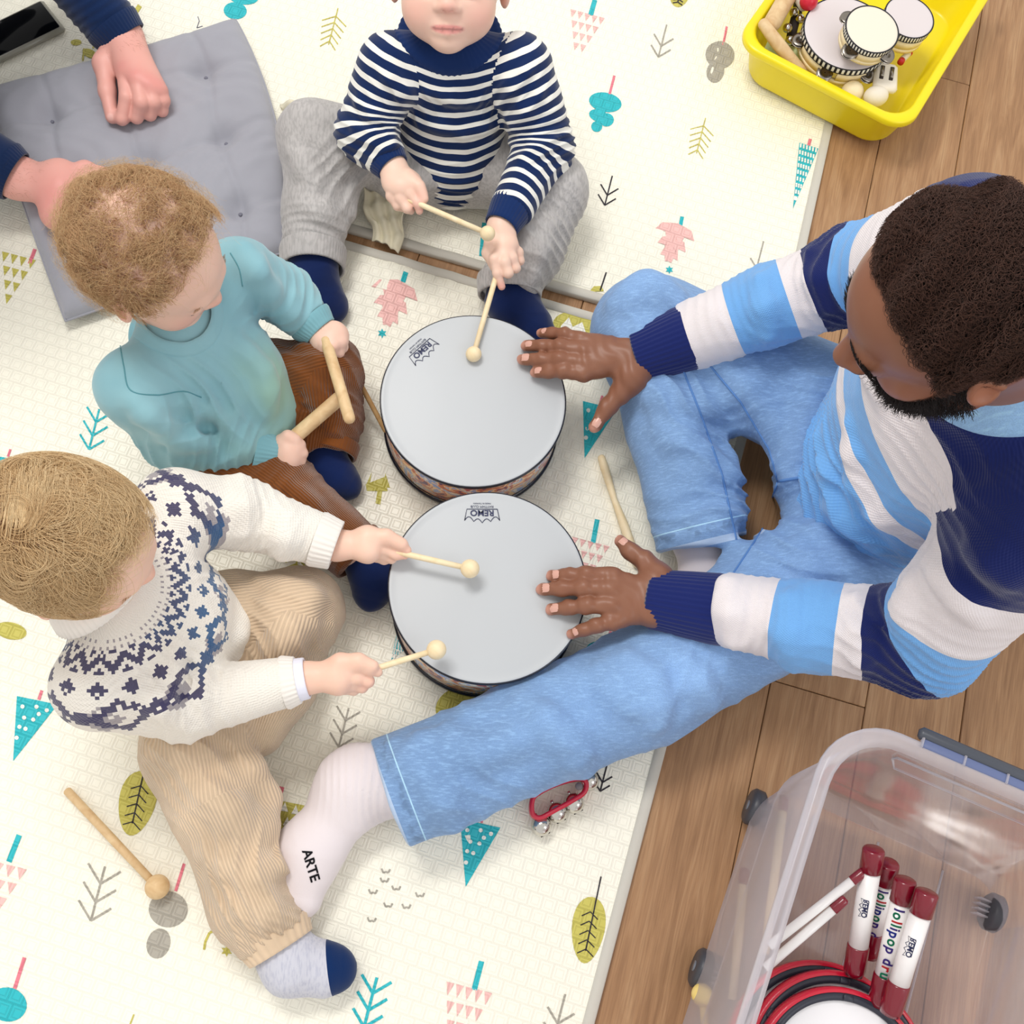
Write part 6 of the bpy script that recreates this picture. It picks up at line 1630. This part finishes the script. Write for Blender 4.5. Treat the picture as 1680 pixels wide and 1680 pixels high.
    for i in range(K2):
        t = i/(K2-1); s2[:, i] = p; q = (p-hd.cc)/hd.cr; nr = q/hd.cr; nr /= np.linalg.norm(nr, axis=1)[:, None]
        f = f0+np.cross(nr, f0)*(lk*(.5+t))[:, None]; f -= nr*(f*nr).sum(1)[:, None]; f /= np.linalg.norm(f, axis=1)[:, None]; f0 = f0*.7+f*.3
        p = p+f*1.05/K2; q = (p-hd.cc)/hd.cr; p = hd.cc+q/np.linalg.norm(q, axis=1)[:, None]*hd.cr*(1.05+.085*min(1, t*2.5)+.02*np.sin(lk*9+4*t))[:, None]
    s2 = s2[(s2[:, -1, 1] < 1.02)]; n2 = len(s2)
    n3 = 320; v3 = (crown-hd.cc)/hd.cr; v3 = v3/np.linalg.norm(v3)+r.normal(size=(n3, 3))*.13; v3 /= np.linalg.norm(v3, axis=1)[:, None]; l3 = hd.cc+v3*hd.cr; w3 = np.cross(v3, np.array((.3, .2, 1.))); w3 /= np.linalg.norm(w3, axis=1)[:, None]
    s3 = np.stack([l3+(w3+.5*r.normal(size=(n3, 1))*np.array((1., .3, 0)))*.34*t+v3*(.035+.03*math.sin(3*t)) for t in np.linspace(0, 1, K2)], 1); s2 = np.vstack([s2, s3]); n2 += n3
    hair_obj(root, 'hair_wisps', hd.world(s2.reshape(-1, 3)).reshape(n2, K2, 3), .00024, rgb(206, 166, 116), rgb(248, 222, 176), .38)
    vv = []
    for sx in (-1, 1):
        for k in range(80): u = r.random(); q = hd.w(sx*(.16+.40*u), 1.075-.12*u*u, .215+.05*u*(1-u)*3+.02*r.normal()); vv.append([q, q+hd.x*sx*.07*hd.s+hd.y*.01*hd.s])
    hair_obj(root, 'eyebrows', np.array(vv), .00014, rgb(176, 134, 92))
    J = Shape(); up = np.array((0, 0, 1.)); fw = _n(np.cross(shL-shR, up)); 
    if fw[0] < 0: fw = -fw
    ch2 = pel*.5+neck*.5
    J.cone(pel+up*.01-fw*.01, ch2, .092, .094, .03, (fw, .95)); J.cone(ch2, neck-up*.02, .094, .056, .03, (fw, .92)); J.cone(shL, shR, .050, .050, .03)
    c1, c2 = wrL*.80+elL*.20, wrR*.86+elR*.14
    J.cone(shL, elL, .052, .045, .015); J.cone(elL, c1, .045, .036, .015, cut=1); J.cone(shR, elR, .055, .048, .015); J.cone(elR, c2, .048, .033, .015, cut=1)
    for q in (((395, 790), (400, 870)), ((330, 1090), (318, 1190)), ((290, 1070), (260, 1150)), ((470, 850), (462, 910)), ((400, 950), (395, 1040)), ((230, 1130), (290, 1180))): ridge(J, q, .009, .026)
    J.post = folds(.0036, 22., 43, 4, rings=[(elL, elL-shL, .05, .005, .032), (elL*.5+c1*.5, elL-c1, .04, .003, .024), (elR, (1., -.1, 0), .06, .006, .036), (shR*.5+ch2*.5+fw*.05, (.6, .8, 0), .05, .007, .035), (shL*.5+ch2*.5+fw*.03, (.8, -.6, 0), .04, .005, .03)])
    nk = neck+up*.03+fw*.015
    def fj(p, fc):
        ci, T, A_, DR = polyline_coord(p, fc, [([c1, elL, shL], .045), ([c2, elR, shR], .05), ([pel, neck], .09)])
        d = p-nk; a = np.arctan2(d@_n(shL-shR), d@fw)/(2*math.pi)+.5; fcd = fc-nk; af = np.arctan2(fcd@_n(shL-shR), fcd@fw)/(2*math.pi)+.5
        a = np.where(a-af > .5, a-1, np.where(a-af < -.5, a+1, a)); rr = np.sqrt((d*d).sum(1))-.060
        return {'ang': a, 'rad': rr, 'rib': A_*.05}
    fm = fair_isle_mat(); jo, _, _ = body_mesh('jumper', J, .0025, fm, root, flt=fj)
    wk = jersey_mat('cream_rib', (244, 238, 230), .03)
    cuff(jo, c1+(elL-c1)*.05, wrL, .0375, .0335, wk, ribs=30, amp=.0008); cuff(jo, c2+(elR-c2)*.04, c2+(wrR-c2)*.6, .0340, .0300, wk, ribs=30, amp=.0006)
    cuff(jo, c2+(wrR-c2)*.2, wrR+(wrR-elR)*.02, .0275, .0265, jersey_mat('white_vest_cuff', (236, 236, 250), .02), 'undershirt_cuff', ribs=20, amp=.0001)
    ax = _n(hd.w(0, -.3, -.8)-neck*1.); _, u, v2 = frame(ax); V = []; Fc = []; n = 220
    for k in range(n):
        th = 2*math.pi*k/n; e = math.cos(th)*u+math.sin(th)*v2; b_ = .0008*math.cos(55*th)
        for rr, hh in ((.050, .014), (.054, .020), (.060, .017), (.067, .004), (.071, -.008), (.066, -.012)): V.append(neck+up*.012+e*(rr+b_)+ax*hh)
    for k in range(n):
        l_ = (k+1) % n
        for i in range(5): Fc.append([k*6+i, k*6+i+1, l_*6+i+1, l_*6+i])
    mesh('collar', V, Fc, wk, jo)
    g = cord_mat('beige_corduroy', (222, 196, 166))
    T = Shape(); T.cone(hipL, hipR, .078, .078, .03); T.cone(hipL, knL, .072, .060, .02); T.cone(knL, P(455, 1120, .06), .060, .050, .02); T.cone(P(455, 1120, .06), P(420, 1195, .045), .050, .042, .02)
    T.cone(hipR, P(312, 1230, .07), .065, .062, .025); T.cone(P(312, 1230, .07), knR, .062, .062, .02); T.cone(knR, P(412, 1482, .055), .058, .055, .02); T.cone(P(412, 1482, .055), P(450, 1540, .05), .055, .048, .02, cut=1)
    for q in (((390, 1210), (440, 1310), (425, 1400)), ((310, 1280), (380, 1330), (400, 1380)), ((340, 1400), (420, 1440), (452, 1425)), ((430, 955), (505, 985), (480, 1060)), ((440, 1000), (470, 1040), (440, 1080)), ((400, 1490), (470, 1500)), ((250, 1230), (330, 1240))): ridge(T, q, .011, .030)
    to = kid_trousers(root, T, .003, g, [([hipL, knL, anL], .05), ([hipR, knR, anR], .05)], post=folds(.0050, 18., 29, 4, rings=[(P(460, 1050, .1), (1, 1, 0), .06, .009, .045), (P(330, 1250, .1), (.6, .8, 0), .06, .006, .04), (P(420, 1440, .09), (.9, .3, 0), .07, .009, .05), (P(450, 1520, .08), (.3, 1, 0), .04, .004, .02)]))
    cuff(to, P(446, 1525, .05), P(462, 1556, .048), .0495, .0440, g, 'gathered_hem', ribs=26, amp=.0013, thick=.004)
    sm = M('grey_marl_sock', rough=.9, spec=.1, sheen=.2); tp = sm.attr('toe'); x, y, z = sm.xyz(sm.coord()); ml = sm.noise(1., 2, sm.comb(x*400., y*80., z*200.))
    sm.col(sm.mix(tp.gt(.5), sm.mix(ml.ss(.4, .7)*.6, rgb(206, 206, 216), rgb(176, 178, 196)), rgb(14, 44, 92))); sm.bump(sm.noise(700, 2), .2, .0005)
    K_ = Shape(); hl = P(470, 1585, .038); K_.cone(P(455, 1540, .05), P(478, 1580, .044), .036, .038, .015); K_.cone(P(478, 1580, .044), P(535, 1590, .040), .038, .032, .015, ((0, 0, 1), .9)); K_.cone(P(535, 1590, .040), P(552, 1590, .036), .032, .026, .012, ((0, 0, 1), .9))
    K_.post = folds(.0010, 60., 13, 3); fdir = _n((P(552, 1582, .04)-P(478, 1580, .04))+np.array((.0, .012, 0))); tl0 = P(540, 1578, .04)
    def fk(p, fc): 
        t = (p-tl0)@fdir; h2 = p-P(448, 1596, .03); return {'toe': np.clip(np.maximum(t/.004, (.012-np.sqrt((h2*h2).sum(1)))/.004)+.5, 0, 1)}
    body_mesh('sock', K_, .0022, sm.m, root, flt=fk)
# ================= the adult at the top left =================
def adult():
    root = empty('person', tuple(P(-200, 120, 0)), 'adult in navy jumper, fists resting on the grey cushion, body out of view', 'person')
    up = np.array((0, 0, 1.)); CT = .052
    wr1 = P(200, 62, CT+.035); el1 = P(60, -120, .20); sh1 = P(-210, -260, .45)
    wr2 = P(30, 292, CT+.030); el2 = P(-180, 170, .16); sh2 = P(-420, 60, .45)
    hd = Head(P(-420, -210, .66), _n((.8, -.4, -.3)), _n((.25, -.12, .9)), .078, False)
    pel = P(-300, -20, .12); neck = sh1*.5+sh2*.5+up*.07
    S = Shape(); hd.build(S); S.cone(neck, hd.w(0, -.25, -.6), .055, .055, .02); S.cone(pel, neck, .10, .07, .05); S.cone(sh1, sh2, .045, .045, .04); S.cone(sh1, el1, .045, .038, .02); S.cone(sh2, el2, .045, .038, .02)
    Vb, Qb = S.mesh(.0045)
    H = Shape(); H.cone(el1, wr1, .040, .031, .01, (up, .8)); H.cone(el2, wr2, .040, .031, .01, (up, .85))
    # right fist: back of the hand up, fingers folded beneath
    k = Q((206, 122, CT+.040), (225, 132, CT+.044), (245, 142, CT+.040), (262, 150, CT+.032))
    for q, r in zip(k, (.0155, .016, .0155, .014)): H.cone(wr1, q, .026, r, .018)
    tipl = ((( 208, 160, CT+.036), (200, 195, CT+.016), (212, 190, CT+.008)), ((232, 168, CT+.036), (224, 192, CT+.014), (226, 180, CT+.008)), ((252, 168, CT+.030), (246, 188, CT+.012), (246, 178, CT+.008)), ((268, 165, CT+.024), (266, 182, CT+.010), (262, 172, CT+.008)))
    for q, t, r in zip(k, tipl, (.0105, .011, .0105, .0095)): H.chain([q]+Q(*t), [r*1.35, r*1.15, r*.98, r*.85], .003)
    H.chain([wr1]+Q((172, 105, CT+.030), (176, 150, CT+.022), (184, 192, CT+.012)), [.024, .0185, .0130, .0108], .010)
    # left fist, half behind the curly head
    c = P(105, 312, CT+.035); H.cone(wr2, c, .031, .034, .02, (up, .8)); H.cone(P(100, 290, CT+.035), P(95, 350, CT+.025), .028, .028, .02)
    for t, r in ((((150, 300, CT+.030), (172, 322, CT+.020), (160, 345, CT+.010)), .0115), (((145, 328, CT+.030), (160, 352, CT+.018), (145, 362, CT+.010)), .0115), (((132, 350, CT+.025), (145, 372, CT+.014), (130, 375, CT+.010)), .011), (((112, 366, CT+.02), (124, 386, CT+.010), (110, 384, CT+.008)), .010)):
        H.chain([c]+Q(*t), [.022, r*1.3, r, r*.85], .005)
    H.chain([c]+Q((140, 280, CT+.032), (168, 288, CT+.026), (178, 310, CT+.018)), [.024, .0145, .0120, .0100], .010)
    Vh, Qh = H.mesh(.0020)
    o = mesh('body', np.vstack([Vb, Vh]), np.vstack([Qb, Qh+len(Vb)]), SKIN, root)
    tp = P(184, 196, CT+.018)
    c = skin_col((232, 172, 160), (222, 132, 128), [(P(181, 192, CT+.020), .0075)], (240, 190, 180), spots=[(q+up*.012, .014, .5) for q in k]+[(P(95, 330, CT+.06), .05, .45)], heads=[hd], lip=(190, 90, 90))(np.vstack([Vb, Vh]))
    o.data.attributes.new('col', 'FLOAT_COLOR', 'POINT').data.foreach_set('color', np.hstack([c, np.ones((len(c), 1))]).astype(np.float32).ravel()); hd.eyes(root)
    # forearm hair
    r = np.random.default_rng(5); idx = r.choice(len(Vh), 14000); rt = Vh[idx]; m = np.zeros(len(rt), bool)
    for a, b in ((wr1, el1), (wr2, el2)):
        t = (rt-a)@_n(b-a); m |= (t > -.035) & (t < .12) & (rt[:, 2] > CT+.030) & (np.linalg.norm(rt-a-np.outer(t, _n(b-a)), axis=1) < .06)
    rt = rt[m][:1500]; n = len(rt); dv = np.where((np.linalg.norm(rt-wr1, axis=1) < np.linalg.norm(rt-wr2, axis=1))[:, None], _n(wr1-el1), _n(wr2-el2))+r.normal(size=(n, 3))*.35
    st = np.stack([rt+dv*.007*t+up*.0025*math.sin(2*t) for t in (0, .5, 1.)], 1); hair_obj(root, 'arm_hair', st, .00009, rgb(150, 96, 72))
    v = hd.scalp(5000, lambda x, y, z: (z > .2) & (y < .8) | (y < .1) & (z > -.3), 3); l = hd.cc+v*hd.cr; K = 5; stt = np.stack([l*(1+.05*i) for i in range(K)], 1); hair_obj(root, 'hair', hd.world(stt.reshape(-1, 3)).reshape(len(v), K, 3), .0004, rgb(90, 62, 42))
    J = Shape(); nv = jersey_mat('navy_knit', (14, 38, 78), .08); c1 = wr1*.92+el1*.08; c2 = wr2*.94+el2*.06
    J.cone(pel, neck-up*.06, .13, .11, .05); J.cone(sh1, sh2, .07, .07, .05); J.cone(sh1, el1, .070, .062, .03); J.cone(el1, c1, .062, .046, .02, cut=1); J.cone(sh2, el2, .070, .060, .03); J.cone(el2, c2, .060, .046, .02, cut=1)
    J.post = folds(.003, 26., 61, 4, rings=[(c1*.7+el1*.3, el1-c1, .08, .005, .03)]); jo, _, _ = body_mesh('jumper', J, .0042, nv, root)
    cuff(jo, c1+(el1-c1)*.06, wr1+(wr1-el1)*.02, .048, .043, nv, ribs=44, amp=.0004); cuff(jo, c2+(el2-c2)*.06, wr2+(wr2-el2)*-.02, .048, .042, nv, ribs=44, amp=.0004)
    T = Shape(); kn1, kn2 = P(-60, -260, .16), P(-330, 330, .14); T.cone(pel, pel+np.array((0, 0, .01)), .14, .14, .05); T.cone(pel, kn1, .09, .075, .04); T.cone(kn1, P(-160, -480, .06), .07, .05, .03); T.cone(pel, kn2, .09, .075, .04); T.cone(kn2, P(-520, 300, .06), .07, .05, .03); T.post = folds(.003, 22., 3, 4)
    body_mesh('trousers', T, .006, jersey_mat('dark_trousers', (52, 56, 66)), root)
striped_toddler(); teal_toddler(); isle_toddler(); adult()
# ------------------------------------------------------------------ muslin cloth and pale things by the striped toddler
def cloth(pts, z, label, c, seed, folds_=3.):
    pts = np.array([P(x, y, z_) for x, y, z_ in pts]); cen = pts.mean(0); root = empty('muslin_cloth', (cen[0], cen[1], MT), label, 'cloth')
    # corners in order a b c d
    n = 26; V = []; Fc = []; A, B, C_, D = pts
    for j in range(n+1):
        for i in range(n+1):
            u, v = i/n, j/n; p = A*(1-u)*(1-v)+B*u*(1-v)+C_*u*v+D*(1-u)*v
            nz = .006*math.sin(folds_*6.28*u+2*math.sin(4*v+seed))*(1-.5*v)+.003*math.sin(17*v+6*u+seed)
            edge = .004*math.sin(9*v+seed)*(abs(u-.5)*2); V.append(p+np.array((edge, edge*.6, nz)))
    for j in range(n):
        for i in range(n): a = j*(n+1)+i; Fc.append([a, a+1, a+n+2, a+n+1])
    o = mesh('cloth_sheet', V, Fc, MUS, root); mo = o.modifiers.new('thickness', 'SOLIDIFY'); mo.thickness = .0014; return root
MUS = jersey_mat('cream_muslin', (232, 224, 198), .04)
cloth([(592, 312, .05), (672, 320, .05), (655, 412, .018), (612, 392, .018)], 0, 'cream muslin cloth hanging over the mat gap between the grey joggers', None, 1)
cloth([(462, 165, .022), (508, 172, .05), (500, 222, .05), (470, 215, .022)], 0, 'scrap of cream cloth tucked behind the grey jogger knee beside the cushion', None, 4, 1.5)
